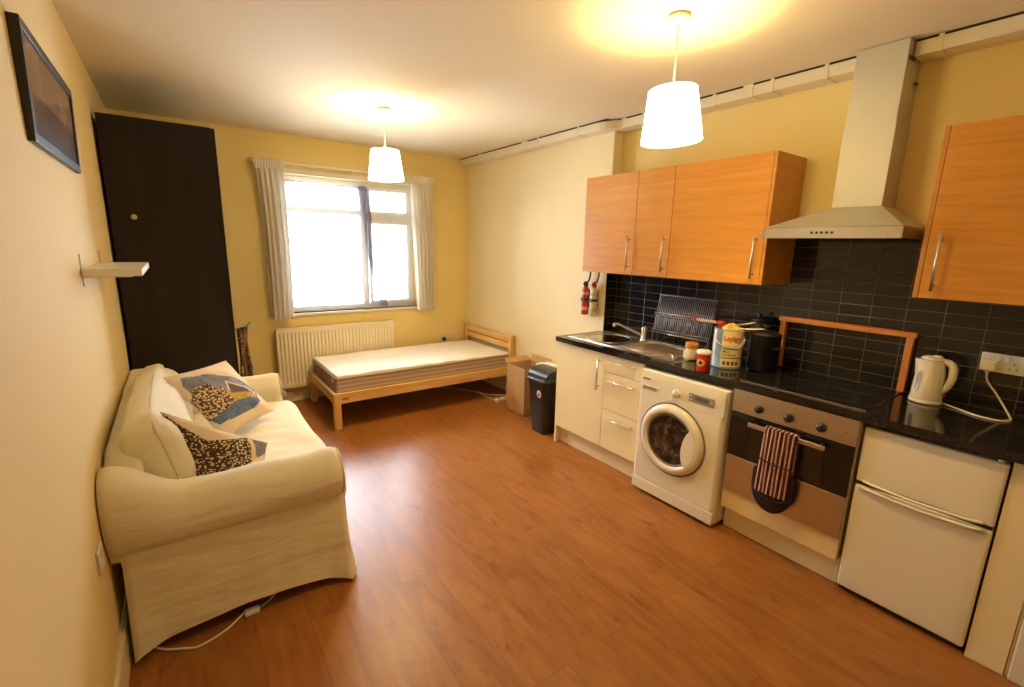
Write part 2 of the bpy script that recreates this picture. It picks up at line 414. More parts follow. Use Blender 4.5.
OFF = {}
def finish(name, b, mats, parent=None, loc=None, recalc=True):
    bm = b.bm
    if recalc: bmesh.ops.recalc_face_normals(bm, faces=bm.faces)
    if parent is not None: off = OFF[parent.name]
    elif loc is not None: off = Vector(loc)
    else:
        xs = [v.co.x for v in bm.verts]; ys = [v.co.y for v in bm.verts]; zs = [v.co.z for v in bm.verts]
        off = Vector(((min(xs) + max(xs)) / 2, (min(ys) + max(ys)) / 2, min(zs)))
    bmesh.ops.translate(bm, verts=bm.verts, vec=-off)
    me = bpy.data.meshes.new(name); bm.to_mesh(me); bm.free()
    for m in (mats if isinstance(mats, (list, tuple)) else [mats]): me.materials.append(m)
    o = bpy.data.objects.new(name, me); COL.objects.link(o)
    if parent is not None: o.parent = parent
    else: o.location = off
    OFF[o.name] = off
    return o
def tag(o, label, cat, group=None, kind=None):
    o['label'] = label; o['category'] = cat
    if group: o['group'] = group
    if kind: o['kind'] = kind
    return o
def thing(name, loc, label, cat, group=None):
    o = bpy.data.objects.new(name, None); o.empty_display_size = .1; COL.objects.link(o)
    o.location = loc; OFF[o.name] = Vector(loc)
    return tag(o, label, cat, group)
def struct(name, b, m, recalc=True):
    o = finish(name, b, m, recalc=recalc); o['kind'] = 'structure'; return o
def lab(o, t): o['label'] = t; return o
def bx(*a, **k): return B().box(*a, **k)
def dup(root, loc):
    r = root.copy(); COL.objects.link(r); r.location = loc
    def rec(src, dst):
        for ch in [o for o in SRC if o.parent == src]:
            c = ch.copy(); COL.objects.link(c); c.parent = dst; rec(ch, c)
    SRC = list(bpy.data.objects); rec(root, r)
    return r
def text_bm(b, txt, size, fn, depth=0, m=0, bold=0):
    """adds flat lettering to builder b; fn maps (u, v) in metres to a point"""
    cu = bpy.data.curves.new('t', 'FONT'); cu.body = txt; cu.size = size; cu.offset = bold; cu.resolution_u = 3
    ob = bpy.data.objects.new('t', cu); COL.objects.link(ob)
    dg = bpy.context.evaluated_depsgraph_get(); dg.update()
    me = bpy.data.meshes.new_from_object(ob.evaluated_get(dg))
    base = {}
    for v in me.vertices: base[v.index] = b.bm.verts.new(fn(v.co.x, v.co.y))
    for p in me.polygons:
        try:
            f = b.bm.faces.new([base[i] for i in p.vertices]); f.material_index = m
        except ValueError: pass
    bpy.data.objects.remove(ob); bpy.data.curves.remove(cu); bpy.data.meshes.remove(me)

# ------------------------------------------------------------------ room constants
XL, YB, XN, XW, YN, H = -.312, 5.016, 2.932, 3.035, 2.727, 2.594
YF = -1.4; XD, YD = 2.49, .083        # camera end: the wall with the door starts at YD

# ------------------------------------------------------------------ room
struct('floor', bx(XL - .15, XW + .15, YF - .15, YB + .3, -.1, 0), FLOOR)
struct('ceiling', bx(XL - .15, XW + .15, YF - .15, YB + .3, H, H + .1), CEIL)
struct('wall_left', bx(XL - .15, XL, YF, YB, 0, H), WALLL)
WX0, WX1, WZ0, WZ1 = .885, 2.262, .905, 2.245
b = B(); b.box(XL - .15, WX0, YB, YB + .25, 0, H); b.box(WX1, XW + .15, YB, YB + .25, 0, H)
b.box(WX0, WX1, YB, YB + .25, 0, WZ0); b.box(WX0, WX1, YB, YB + .25, WZ1, H)
struct('wall_back', b, WALL)
struct('wall_right', bx(XN, XW + .15, YN, YB, 0, H), WALLR)
struct('wall_kitchen', bx(XW, XW + .15, YD, YN, 0, H), WALL)
b = B(); b.box(XD, XW + .15, -.03, YD, 0, H); b.box(XD, XW + .15, YF, -.95, 0, H); b.box(XD, XW + .15, -.95, -.03, 2.05, H)
struct('wall_door_side', b, WALL)
struct('wall_front', bx(XL - .15, XW + .15, YF - .15, YF, 0, H), WALL)
b = B(); b.box(XD - .018, XD, -.03, .073, 0, 2.12, .006); b.box(XD - .018, XD, -1.02, -.95, 0, 2.12, .006); b.box(XD - .018, XD, -.95, -.03, 2.05, 2.12, .006)
struct('trim_1', b, WHITE)
d = struct('door_1', bx(XD + .02, XD + .06, -.95, -.03, 0, 2.05), WHITE)
b = B(); b.box(XD + .012, XD + .022, -.045, -.032, .2, .3); finish('hinge', b, CHROME, d)
struct('baseboard_left', bx(XL, XL + .016, YF, 3.80, 0, .15, .004), SKIRT)
struct('baseboard_back', bx(.30, XN - .012, YB - .015, YB, 0, .105, .004), SKIRT)
struct('baseboard_right', bx(XN - .015, XN, 2.79, YB - .015, 0, .105, .004), SKIRT)

# tiled splashback
b = B(); b.box(XW - .008, XW, YD, YN, .91, 1.428); b.box(XW - .008, XW, .644, 1.3155, 1.428, 1.738)
b.box(XN + .004, XW - .008, YN - .008, YN, .91, 1.44)
b.mi = 1; b.box(XN + .0005, XN + .004, YN - .008, YN, .91, 1.44)
sp = finish('tile_splashback', b, [TILE, CREAM], loc=(XW - .008, 0, .91))
tag(sp, 'black glossy brick tile splashback with pale grout behind the kitchen worktop', 'tiles')

# window
FY = YB + .10
w = struct('window_1', (lambda b: (b.box(WX0, WX1, FY, FY + .06, WZ0, WZ0 + .055, .004), b.box(WX0, WX1, FY, FY + .06, WZ1 - .055, WZ1, .004),
    b.box(WX0, WX0 + .055, FY, FY + .06, WZ0 + .0555, WZ1 - .0555, .002), b.box(WX1 - .055, WX1, FY, FY + .06, WZ0 + .0555, WZ1 - .0555, .002),
    b.box(1.66, 1.735, FY, FY + .06, WZ0 + .0555, WZ1 - .0555, .002), b.box(WX0 + .0555, 1.6595, FY, FY + .06, 1.90, 1.955, .002), b.box(1.7355, WX1 - .0555, FY, FY + .06, 1.85, 1.92, .002), b)[-1])(B()), WHITE)
for x0, x1, z0, z1 in ((WX0 + .05, 1.66, WZ0 + .05, 1.90), (WX0 + .05, 1.66, 1.95, WZ1 - .05), (1.735, WX1 - .05, WZ0 + .05, 1.85), (1.735, WX1 - .05, 1.92, WZ1 - .05)):
    finish('pane', bx(x0, x1, FY + .028, FY + .032, z0, z1), GLASS, w)
b = B(); bb = .035
for z0, z1 in ((WZ0 + .05, 1.85), (1.92, WZ1 - .05)):
    b.box(1.74, WX1 - .05, FY - .012, FY + .01, z0, z0 + bb, .003); b.box(1.74, WX1 - .05, FY - .012, FY + .01, z1 - bb, z1, .003)
    b.box(1.74, 1.74 + bb, FY - .012, FY + .01, z0 + bb + .0005, z1 - bb - .0005, .002); b.box(WX1 - .05 - bb, WX1 - .05, FY - .012, FY + .01, z0 + bb + .0005, z1 - bb - .0005, .002)
finish('casement_frame', b, WHITE, w)
struct('trim_2', bx(WX0 - .02, WX1 + .02, YB - .025, YB + .10, WZ0 - .025, WZ0, .004), WHITE)
struct('trim_3', bx(WX0 - .0, WX1 + .0, YB - .012, YB, WZ1, WZ1 + .045, .003), WHITE)

# ------------------------------------------------------------------ curtains
def curtain(x0t, x1t, x0b, x1b, z0, z1, folds, ph):
    b = B(); Y = YB - .085
    def fn(side):
        def f(u, v):
            z = z1 + (z0 - z1) * v
            k = v ** .8
            x = (x0t + (x1t - x0t) * u) * (1 - k) + (x0b + (x1b - x0b) * u) * k + .012 * sin(3 * v + ph)
            am = (.012 + .016 * min(1, v * 3))
            y = Y + am * sin(2 * pi * folds * u + ph + .8 * sin(2.2 * v)) + .005 * sin(2 * pi * 2.3 * u * folds + 5 * v) + side
            return Vector((x, y, z))
        return f
    b.grid(fn(0), 72, 30)
    o = finish('c', b, CURT, recalc=False); return o
def curtain_thing(args, label):
    o = curtain(*args); o.name = 'window_curtain'
    OFF[o.name] = Vector(o.location)
    tag(o, label, 'curtain', 'curtains at the window')
    x0t, x1t, z1 = args[0], args[1], args[5]
    b = B()
    b.grid(lambda u, v: Vector((x0t - .006 + (x1t - x0t + .012) * u, YB - .105 + .006 * sin(2 * pi * 11 * u), z1 + .012 - .085 * v)), 88, 3)
    b.grid(lambda u, v: Vector((x0t - .006 + (x1t - x0t + .012) * u, YB - .101 + .006 * sin(2 * pi * 11 * u), z1 + .012 - .085 * v)), 88, 3)
    finish('pleated_heading', b, CURT, o)
    return o
curtain_thing((.672, .905, .715, .915, .868, 2.33, 5, .3), 'cream curtain panel hanging on the left side of the window')
curtain_thing((2.135, 2.415, 2.235, 2.455, .872, 2.325, 6, 1.1), 'cream curtain panel hanging on the right side of the window')
b = B(); b.box(.64, 2.50, YB - .075, YB - .055, 2.318, 2.338, .003)
for x in (.68, 1.55, 2.46): b.box(x, x + .02, YB - .06, YB, 2.312, 2.342)
tag(finish('curtain_rail', b, WHITE), 'thin white curtain rail fixed across the wall above the window', 'curtain rail')
def sheer(edge, lbl, x0t, x1t, folds):
    b = B()
    def f(u, v):
        z = 2.195 + (.925 - 2.195) * v
        xr = edge(v); x = x0t + (xr - x0t) * u
        return Vector((x, YB + .045 + .009 * sin(2 * pi * folds * u + 1.5 * v) + .004 * sin(31 * u + 4 * v), z - .018 * sin(pi * u) * (1 - v) * 1.2))
    b.grid(f, 120, 24)
    o = finish('net_curtain', b, SHEER, recalc=False)
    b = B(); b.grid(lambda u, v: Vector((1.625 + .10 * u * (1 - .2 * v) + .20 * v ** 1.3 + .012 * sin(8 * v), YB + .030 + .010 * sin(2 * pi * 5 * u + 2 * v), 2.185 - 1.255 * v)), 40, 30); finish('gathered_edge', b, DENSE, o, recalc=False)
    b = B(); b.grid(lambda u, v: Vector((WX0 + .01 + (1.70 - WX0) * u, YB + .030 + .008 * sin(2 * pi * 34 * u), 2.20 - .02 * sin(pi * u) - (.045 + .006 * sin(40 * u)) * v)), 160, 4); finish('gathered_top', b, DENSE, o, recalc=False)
    return tag(o, lbl, 'net curtain', 'net curtains at the window')
sheer(lambda v: 1.72 + .02 * sin(4 * v) + .20 * max(0, v - .3), 'sheer white net covering the wide left part of the window', WX0 + .02, 1.7, 26)
def sheer_r():
    b = B()
    def f(u, v):
        z = 2.185 + (.925 - 2.185) * v
        x0 = 1.60 + .24 * v + .03 * sin(5 * v); x = x0 + (WX1 - .02 - x0) * u
        return Vector((x, YB + .062 + .009 * sin(2 * pi * 15 * u + 2 * v), z - .012 * sin(pi * u) * (1 - v)))
    b.grid(f, 80, 24)
    tag(finish('net_curtain', b, SHEER, recalc=False), 'sheer white net covering the narrow right part of the window', 'net curtain', 'net curtains at the window')
sheer_r()
b = B(); b.tube([(WX0, YB + .055, 2.20), (1.55, YB + .055, 2.175), (WX1, YB + .055, 2.20)], .003)
tag(finish('curtain_wire', b, WHITE), 'thin white wire carrying the net curtains inside the window', 'wire')

# ------------------------------------------------------------------ radiator
R = thing('radiator', (1.33, 4.98, 0), 'white ribbed panel radiator on the wall under the window', 'radiator')
b = B(); n = 34; x0, x1, z0, z1 = .734, 1.931, .165, .765
def rad(u, v):
    x = x0 + (x1 - x0) * u; t = (u * n) % 1
    d = .010 * (1 if .3 < t < .85 else 0) * (1 if .06 < v < .94 else 0)
    return Vector((x, 4.925 + d, z0 + (z1 - z0) * v))
b.grid(rad, n * 8, 17, smooth=False); b.box(x0, x1, 4.936, 4.945, z0, z1)
b.box(x0 - .003, x0 + .006, 4.925, 4.985, z0, z1); b.box(x1 - .006, x1 + .003, 4.925, 4.985, z0, z1)
finish('front_panel', b, RADM, R)
b = B(); b.box(x0, x1, 4.925, 4.985, z1 - .004, z1 + .004)
for i in range(40): b.box(x0 + .02 + i * .0295, x0 + .028 + i * .0295, 4.94, 4.978, z1 + .003, z1 + .006)
finish('top_grille', b, RADM, R)
finish('rear_panel', bx(x0, x1, 4.975, 4.985, z0, z1), RADM, R)
for xx in (x0 + .03, x1 - .03): finish('pipe', B().cyl((xx, 4.95, z0), (xx, 4.95, .0), .008), WHITE, R)
b = B(); b.lathe([(.0, .06), (.018, .06), (.02, .1), (.016, .13), (0, .132)], (x0 + .03, 4.95, 0)); finish('valve', b, WHITE, R)
for xx in (x0 + .1, x1 - .13): finish('wall_bracket', bx(xx, xx + .03, 4.985, YB - .001, .3, .6), RADM, R)

# ------------------------------------------------------------------ wardrobe
Wd = thing('wardrobe', (.0, 4.40, 0), 'tall black-brown wardrobe standing against the left wall', 'wardrobe')
wx0, wx1, wy0, wy1, wz = XL + .018, .283, 3.822, 4.98, 2.333
b = B(); b.box(wx0, wx1, wy0 + .0, wy0 + .018, 0, wz, .001)
finish('side_panel', b, WARD, Wd)
b = B(); b.box(wx0, wx1, wy1 - .018, wy1, 0, wz); finish('side_panel', b, WARD, Wd)
b = B(); b.box(wx0, wx1 - .02, wy0 + .018, wy1 - .018, wz - .02, wz - .001); b.box(wx0, wx1 - .02, wy0 + .018, wy1 - .018, .05, .07)
b.box(wx0, wx0 + .006, wy0 + .018, wy1 - .018, .0, wz - .002); b.box(wx1 - .04, wx1 - .024, wy0 + .018, wy1 - .018, 0, .07)
finish('carcass', b, WARD, Wd)
for y0, y1, hy in ((wy0 + .003, 4.399, 4.36), (4.401, wy1 - .003, 4.44)):
    dd = finish('door', bx(wx1 - .018 + .02, wx1 + .020, y0, y1, .07, wz - .003, .001), WARD, Wd)
    b = B(); b.tube([(wx1 + .02, hy, 1.0), (wx1 + .05, hy, 1.0), (wx1 + .05, hy, 1.2), (wx1 + .02, hy, 1.2)], .005, smooth=False); finish('handle', b, CHROME, dd)
b = B(); b.lathe([(0, 0), (.017, -.001), (.016, -.005), (.012, -.007), (0, -.008)], (-.177, wy0, 1.742), axis='y'); lab(finish('cover_cap', b, plain('cream_cap', (.62, .48, .26), .4), Wd), 'round cream cap on the wardrobe side')

# hanging scarf on the wardrobe door edge
Hs = thing('hanging_scarves', (.36, 3.93, .50), 'brown patterned scarves hanging from a green hook beside the black wardrobe', 'scarves')
SC = speckle_mat('scarf_weave', (.09, .04, .02), (.42, .27, .14), 45, .3); SC2 = plain('brown_scarf', (.17, .075, .035), .9, var=.3, scale=30)
for i, (dx, ln, mt) in enumerate(((0, .52, SC), (.024, .62, SC2), (.050, .56, SC), (.036, .45, SC2))):
    b = B()
    def f(u, v, dx=dx, ln=ln, i=i):
        a = 2 * pi * u; r = .014 + .005 * sin(v * 9 + i)
        return Vector((.333 + dx + r * cos(a) + .007 * sin(v * 7 + i * 2), 3.90 + .02 * i + 1.6 * r * sin(a), .97 - ln * v))
    b.grid(f, 12, 30, closed_u=True); finish('scarf', b, mt, Hs)
b = B(); b.tube([(.314, 3.93, .965), (.345, 3.93, .975), (.385, 3.93, .985), (.415, 3.93, 1.015)], .006); b.tube([(.36, 3.90, .98), (.37, 3.96, .99), (.40, 3.95, .97)], .004)
lab(finish('hook', b, plain('green_hook', (.12, .24, .15), .5), Hs), 'green hook')

# ------------------------------------------------------------------ picture
Pf = thing('picture_frame', (XL, 2.40, 1.888), 'wide black framed landscape picture high on the left wall', 'picture')
py0, py1, pz0, pz1 = 2.0, 2.86, 1.885, 2.222; fx0, fx1 = XL, XL + .018; t = .03
b = B(); b.box(fx0, fx1, py0, py1, pz0, pz0 + t, .002); b.box(fx0, fx1, py0, py1, pz1 - t, pz1, .002); b.box(fx0, fx1, py0, py0 + t, pz0 + t, pz1 - t, .001); b.box(fx0, fx1, py1 - t, py1, pz0 + t, pz1 - t, .001)
for v in b.bm.verts: v.co.x += (.010 * (v.co.z - pz0) / .34 if v.co.x > fx0 + .004 else 0)
finish('frame', b, plain('black_frame', (.012, .010, .012), .35), Pf)
b = B(); b.box(fx0 + .003, fx1 - .006, py0 + t - .003, py1 - t + .003, pz0 + t - .003, pz1 - t + .003)
for v in b.bm.verts: v.co.x += (.010 * (v.co.z - pz0) / .34 if v.co.x > fx0 + .004 else 0)
finish('print', b, ART, Pf)

# ------------------------------------------------------------------ wall shelf
Sh = thing('wall_shelf', (XL, 2.9, 1.455), 'small white shelf on brackets on the left wall in front of the wardrobe', 'shelf')
finish('shelf_board', bx(XL + .004, -.116, 2.53, 3.25, 1.456, 1.486, .002), WHITE, Sh)
for y in (2.57, 3.20):
    b = B(); b.box(XL, XL + .005, y - .012, y + .012, 1.415, 1.545, .001); b.box(XL, -.15, y - .010, y + .010, 1.450, 1.4565, .001)
    finish('bracket', b, CHROME, Sh)

# ------------------------------------------------------------------ sofa
So = thing('sofa', (.15, 2.93, 0), 'cream two-seat sofa in a loose cotton cover against the left wall', 'sofa')
sy0, sy1 = 2.075, 3.755; sxb, sxf = -.275, .545
def nz(p, s, a): return noise.noise(Vector(p) * s) * a
# base with loose skirt: closed outline loop swept down, flaring to corners, hem lifted between corners
def outline(u):
    # perimeter param 0..1 round the base
    Wd_, Dp = sxf - sxb, sy1 - sy0; per = 2 * (Wd_ + Dp); d_ = u * per
    if d_ < Wd_: return Vector((sxb + d_, sy0, 0)), Vector((0, -1, 0)), d_ / Wd_
    d_ -= Wd_
    if d_ < Dp: return Vector((sxf, sy0 + d_, 0)), Vector((1, 0, 0)), d_ / Dp
    d_ -= Dp
    if d_ < Wd_: return Vector((sxf - d_, sy1, 0)), Vector((0, 1, 0)), d_ / Wd_
    d_ -= Wd_
    return Vector((sxb, sy1 - d_, 0)), Vector((-1, 0, 0)), d_ / Dp
def skirt(u, v):
    p, n_, t_ = outline(u % 1.0)
    z0_ = .34 if n_.x > .5 else .455
    z = z0_ - (z0_ - .015) * v
    corner = max(0, 1 - min(t_, 1 - t_) / .12)
    hem = .055 * max(0, sin(pi * t_)) ** .7 if abs(n_.y) > .5 else .02 * sin(pi * t_)
    z += hem * v
    fl = .012 * v + .028 * v * v * corner
    if n_.x < -.5: fl = 0
    wr = nz((p.x * 1, p.y, z), 5, .010 * v) + nz((p.x, p.y, z * .5), 14, .005 * v)
    cpos = Vector((.13, (sy0 + sy1) / 2, 0)); rad_ = (p - cpos); 
    q = p + n_ * (fl + (wr if n_.x > -.5 else 0))
    if corner > 0 and n_.x > -.5: q += Vector((rad_.x, rad_.y, 0)).normalized() * .012 * v * corner
    if q.x < XL + .019: q.x = XL + .019
    return Vector((q.x, q.y, z))
b = B(); b.grid(skirt, 220, 26, closed_u=True)
sk_ = finish('skirt', b, SOFA, So)
b = B(); b.box(sxb + .01, sxf - .02, sy0 + .03, sy1 - .03, .10, .44)
for x in (sxb + .08, sxf - .08):
    for y in (sy0 + .1, sy1 - .1): b.cyl((x, y, 0), (x, y, .11), .022, .028)
finish('frame', b, plain('sofa_underframe', (.10, .07, .04), .8), So)
def arm(yo, yi):
    sgn = 1 if yi > yo else -1
    rr = .118; yc = yo + sgn * (rr - .055); zc = .545
    prof = []
    prof.append((yo + sgn * .006, .425)); prof.append((yo, .44))
    prof.append((yo + sgn * .004, .452))
    a0, a1 = radians(228), radians(-15)
    for i in range(17):
        a = a0 + (a1 - a0) * i / 16
        prof.append((yc + sgn * rr * cos(a), zc + rr * sin(a)))
    prof.append((yi, .44)); prof.append((yi, .30))
    b = B(); x0_, x1_ = -.307, sxf - .005
    npf = len(prof); nx = 26
    rows = []
    for i in range(nx + 1):
        t_ = i / nx; x = x0_ + (x1_ - x0_) * t_
        sc = 1.0
        e = min(1, (x1_ - x) / .035); rnd = math.sqrt(max(0, 1 - (1 - e) ** 2)) if e < 1 else 1
        row = []
        for (py_, pz_) in prof:
            yy = py_; zz = pz_
            cy_, cz_ = yc, zc
            k = .86 + .14 * rnd
            yy = cy_ + (yy - cy_) * k; zz = (cz_ + (zz - cz_) * k) if zz > .44 else zz
            if zz <= .45: yy = py_ + (0 if rnd == 1 else sgn * .0)
            tt = max(0, min(1, (-.06 - x) / .22)); tt = tt * tt * (3 - 2 * tt)
            if zz > .44: zz += .115 * tt * min(1, (zz - .44) / .15)
            w_ = nz((x * 1.3, yy, zz), 4, .010)
            zz += w_ if zz > .5 else 0
            row.append(b.bm.verts.new((x, yy + (w_ * .5 if zz > .46 else 0), zz)))
        rows.append(row)
    for i in range(nx):
        for j in range(npf - 1):
            f = b.bm.faces.new((rows[i][j], rows[i][j + 1], rows[i + 1][j + 1], rows[i + 1][j])); f.smooth = True
    b.bm.faces.new(rows[0]); b.bm.faces.new(rows[-1][::-1])
    a_ = finish('arm', b, SOFA, So)
    b = B()
    b.tube([(x1_ - .006, p[0] + (0), p[1]) for p in [(yc + sgn * rr * .9 * cos(a0 + (a1 - a0) * i / 14), zc + rr * .9 * sin(a0 + (a1 - a0) * i / 14)) for i in range(15)]], .0045, res=2)
    b.tube([(x1_ - .002, yo + sgn * .004, .45), (x1_, yo, .38), (x1_ + .005, yo - sgn * .004, .28)], .0045, res=3)
    b.tube([(x0_ + .01, yo - sgn * .001, .449), (.1, yo - sgn * .003, .449), (x1_ - .01, yo - sgn * .001, .449)], .0035, res=3)
    finish('piping', b, PIPE, a_)
arm(sy0, sy0 + .185); arm(sy1, sy1 - .185)
# back frame
def bdef(q, p):
    k = max(0, min(1, (2.34 - q.y) / .22)); k = k * k * (3 - 2 * k); q.z -= .10 * k * max(0, p.z)
    s_ = 1 + .0; q.z += nz(q, 3, .012); q.x = max(q.x, XL + .003)
    return q
b = B(); b.rbox(XL + .006, -.185, 2.10, sy1 - .03, .47, .80, .03, (6, 30, 8), bdef); finish('back_frame', b, SOFA, So)
# back cushion (one wide, soft)
def cdef(q, p):
    yy = (q.y - 2.90) / .72
    # crown the top, puff the front
    top = max(0, p.z)
    q.z += .022 * top * (1 - yy * yy) - .03 * top * yy + nz(q, 3.2, .022)
    q.x += .025 * max(0, p.x) * (1 - p.z * p.z) - .05 * top * max(0, p.x) + nz((q.x + 5, q.y, q.z), 4, .016)
    q.x = max(q.x, XL + .03)
    return q
b = B(); b.rbox(-.262, -.035, 2.235, 3.58, .43, .885, .11, (10, 40, 18), cdef)
bc = finish('back_cushion', b, SOFA, So)
b = B(); 
def pipe_pt(t_):
    return t_
b.tube([(-.062, 2.262, .50), (-.075, 2.25, .62), (-.11, 2.245, .78), (-.135, 2.262, .865), (-.145, 2.35, .905), (-.15, 2.6, .912), (-.15, 3.0, .904), (-.15, 3.4, .865)], .005)
finish('piping', b, PIPE, bc)
def sdef(q, p):
    q.z += .018 * max(0, p.z) * (1 - p.x * p.x) + nz(q, 4, .012) * max(0, p.z + .3) + .004 * sin(q.y * 45 + q.x * 6) * max(0, p.z) * (1 - p.x ** 2)
    q.x += nz((q.y, 3, q.z), 3, .012) * max(0, p.x)
    return q
b = B(); b.rbox(-.05, .612, 2.255, 3.60, .285, .478, .06, (24, 60, 8), sdef); sc_ = finish('seat_cushion', b, SOFA, So)

# ------------------------------------------------------------------ scatter cushions
def inpoly(x, y, P):
    c = False; n_ = len(P)
    for i in range(n_):
        x1_, y1_ = P[i]; x2_, y2_ = P[i - 1]
        if (y1_ > y) != (y2_ > y) and x < (x2_ - x1_) * (y - y1_) / (y2_ - y1_) + x1_: c = not c
    return c
def pillow(name, C, thick, regions, chart, mats, label, n_=72, sag=None):
    C = [Vector(c) for c in C]
    nrm = (C[1] - C[0]).cross(C[3] - C[0]).normalized()
    if nrm.z < 0: nrm = -nrm
    def surf(sign):
        def f(u, v):
            p = (C[0] * (1 - u) + C[1] * u) * (1 - v) + (C[3] * (1 - u) + C[2] * u) * v
            e = (max(0, 1 - abs(2 * u - 1) ** 2.4) * max(0, 1 - abs(2 * v - 1) ** 2.4)) ** .62
            cc = ((C[0] + C[1] + C[2] + C[3]) / 4)
            pinch = 1 - .045 * (1 - abs(2 * u - 1) ** 2) * (abs(2 * v - 1) ** 3) - .045 * (1 - abs(2 * v - 1) ** 2) * (abs(2 * u - 1) ** 3)
            p = cc + (p - cc) * pinch
            return p + nrm * sign * thick * e * (1 + .2 * noise.noise(p * 9)) + nrm * .008 * noise.noise(p * 14) * (e > 0)
        return f
    def mf(u, v):
        a = [(chart[0][k] * (1 - u) + chart[1][k] * u) * (1 - v) + (chart[3][k] * (1 - u) + chart[2][k] * u) * v for k in (0, 1)]
        r_ = 0
        for idx, poly in regions:
            if inpoly(a[0], a[1], poly): r_ = idx
        return r_
    b = B(); b.grid(surf(1), n_, n_, matfn=mf); b.grid(surf(-.8), 24, 24)
    bmesh.ops.remove_doubles(b.bm, verts=b.bm.verts, dist=.0006)
    o = finish(name, b, mats); tag(o, label, 'cushion', 'scatter cushions on the sofa')
    b = B()
    ring = []
    for k in range(4):
        for q in range(8):
            t_ = q / 8; uv = [(t_, 0), (1, t_), (1 - t_, 1), (0, 1 - t_)][k]; ring.append(surf(0)(*uv))
    b.tube(ring, .0028, seg=6, smooth=False, closed=True); OFF[o.name] = Vector(o.location); finish('piping', b, mats[0], o)
    return o
pillow('scatter_cushion', [(-.110, 3.04, .880), (.20, 3.38, .860), (.42, 3.17, .550), (.12, 2.84, .55)], .062,
       [(1, [(180, 180), (300, 165), (430, 175), (520, 185), (600, 215), (600, 250), (560, 262), (480, 300), (400, 330), (300, 300), (240, 262), (195, 215)]),
        (2, [(240, 240), (300, 220), (400, 250), (470, 300), (420, 350), (345, 398), (290, 360), (245, 300)]),
        (3, [(350, 392), (470, 300), (595, 250), (605, 285), (560, 335), (470, 380), (400, 415)]),
        (4, [(395, 250), (440, 268), (520, 255), (590, 228), (592, 262), (520, 285), (455, 305), (415, 275)]),
        (0, [(398, 205), (410, 203), (425, 250), (418, 256)]), (0, [(405, 203), (480, 222), (590, 240), (588, 246), (480, 232), (408, 212)]),
        (5, [(412, 214), (480, 230), (575, 244), (520, 258), (440, 262), (424, 250)])],
       [(115, 165), (470, 60), (695, 310), (430, 470)], [LINEN, GREYB, SPECK2, BLUEC, YEL, SLATE],
       'pale scatter cushion printed with a blue, yellow and brown bird, farther along the sofa')
pillow('scatter_cushion', [(-.115, 2.37, .895), (.285, 2.47, .62), (.24, 2.30, .50), (-.02, 2.29, .51)], .04,
       [(1, [(100, 318), (125, 325), (200, 378), (320, 448), (430, 465), (570, 482), (570, 555), (400, 720), (0, 720), (100, 400)]),
        (2, [(560, 482), (595, 478), (605, 520), (600, 560), (560, 562)]),
        (3, [(592, 482), (640, 505), (700, 530), (690, 560), (600, 560)])],
       [(110, 315), (690, 530), (640, 640), (290, 625)], [LINEN, SPECK, BEIGE, BEAK],
       'scatter cushion with dark speckled bird print and grey beak beside the near sofa arm')

# ------------------------------------------------------------------ bed
Bd = thing('bed_frame', (1.97, 4.45, 0), 'low single pine bed frame along the window wall', 'bed')
bx0, bx1, by0, by1 = 1.0, 2.905, 3.985, 4.90; rt, rb = .322, .232
for y0, y1 in ((by0, by0 + .03), (by1 - .03, by1)): finish('side_rail', bx(bx0 + .055, bx1, y0, y1, rb, rt, .003), PINE, Bd)
finish('foot_rail', bx(bx0, bx0 + .03, by0 + .035, by1 - .035, rb, rt, .003), PINEY, Bd)
for y0 in (by0 - .004, by1 - .046): finish('leg', bx(bx0 - .004, bx0 + .056, y0, y0 + .05, 0, rt + .002, .003), PINEZ, Bd)
for y0 in (by0 - .004, by1 + .035): finish('headboard_post', bx(bx1 - .035, bx1 + .012, y0, y0 + .06, 0, .668, .004), PINEZ, Bd)
finish('headboard_rail', bx(bx1 - .022, bx1 + .000, by0 + .056, by1 + .036, .588, .655, .003), PINEY, Bd)
finish('headboard_rail', bx(bx1 - .022, bx1 + .000, by0 + .056, by1 + .036, .512, .576, .003), PINEY, Bd)
b = B(); b.box(bx0 + .035, bx1 - .03, by0 + .03, by0 + .05, rb + .005, rb + .03); b.box(bx0 + .035, bx1 - .03, by1 - .05, by1 - .03, rb + .005, rb + .03); finish('slat_support', b, PINE, Bd)
for i in range(13):
    x = bx0 + .09 + i * .142; finish('slat', bx(x, x + .07, by0 + .032, by1 - .032, rb + .031, rb + .05, .002), PINEY, Bd)
Mt = thing('mattress', (1.95, 4.45, .283), 'bare white single mattress with beige quilted sides lying on the pine bed', 'mattress')
mx0, mx1, my0, my1 = 1.035, 2.878, 4.018, 4.878
def mdef(q, p):
    q.z += nz(q, 5, .007) * max(0, p.z) + .004 * sin(q.x * 24) * sin(q.y * 24) * max(0, p.z)
    return q
b = B(); b.rbox(mx0, mx1, my0, my1, .285, .462, .022, (60, 34, 8), mdef); finish('mattress_core', b, MATSIDE, Mt)
b = B(); b.rbox(mx0 + .006, mx1 - .006, my0 + .006, my1 - .006, .445, .474, .014, (60, 34, 4), mdef); finish('quilted_top', b, MATTOP, Mt)
b = B()
for z in (.305, .448): b.tube([(mx0 - .001, my0 + .02, z), (mx0 + .02, my0 - .001, z), (mx1 - .02, my0 - .001, z), (mx1 + .001, my0 + .02, z), (mx1 + .001, my1 - .02, z), (mx1 - .02, my1 + .001, z), (mx0 + .02, my1 + .001, z), (mx0 - .001, my1 - .02, z)], .005, smooth=False, closed=True)
finish('piping', b, MATSIDE, Mt)
b = B(); b.box(mx0 - .004, mx0 - .001, my0 + .09, my0 + .15, .40, .435); lab(finish('care_tag', b, PAPER, Mt), 'small white care tag')

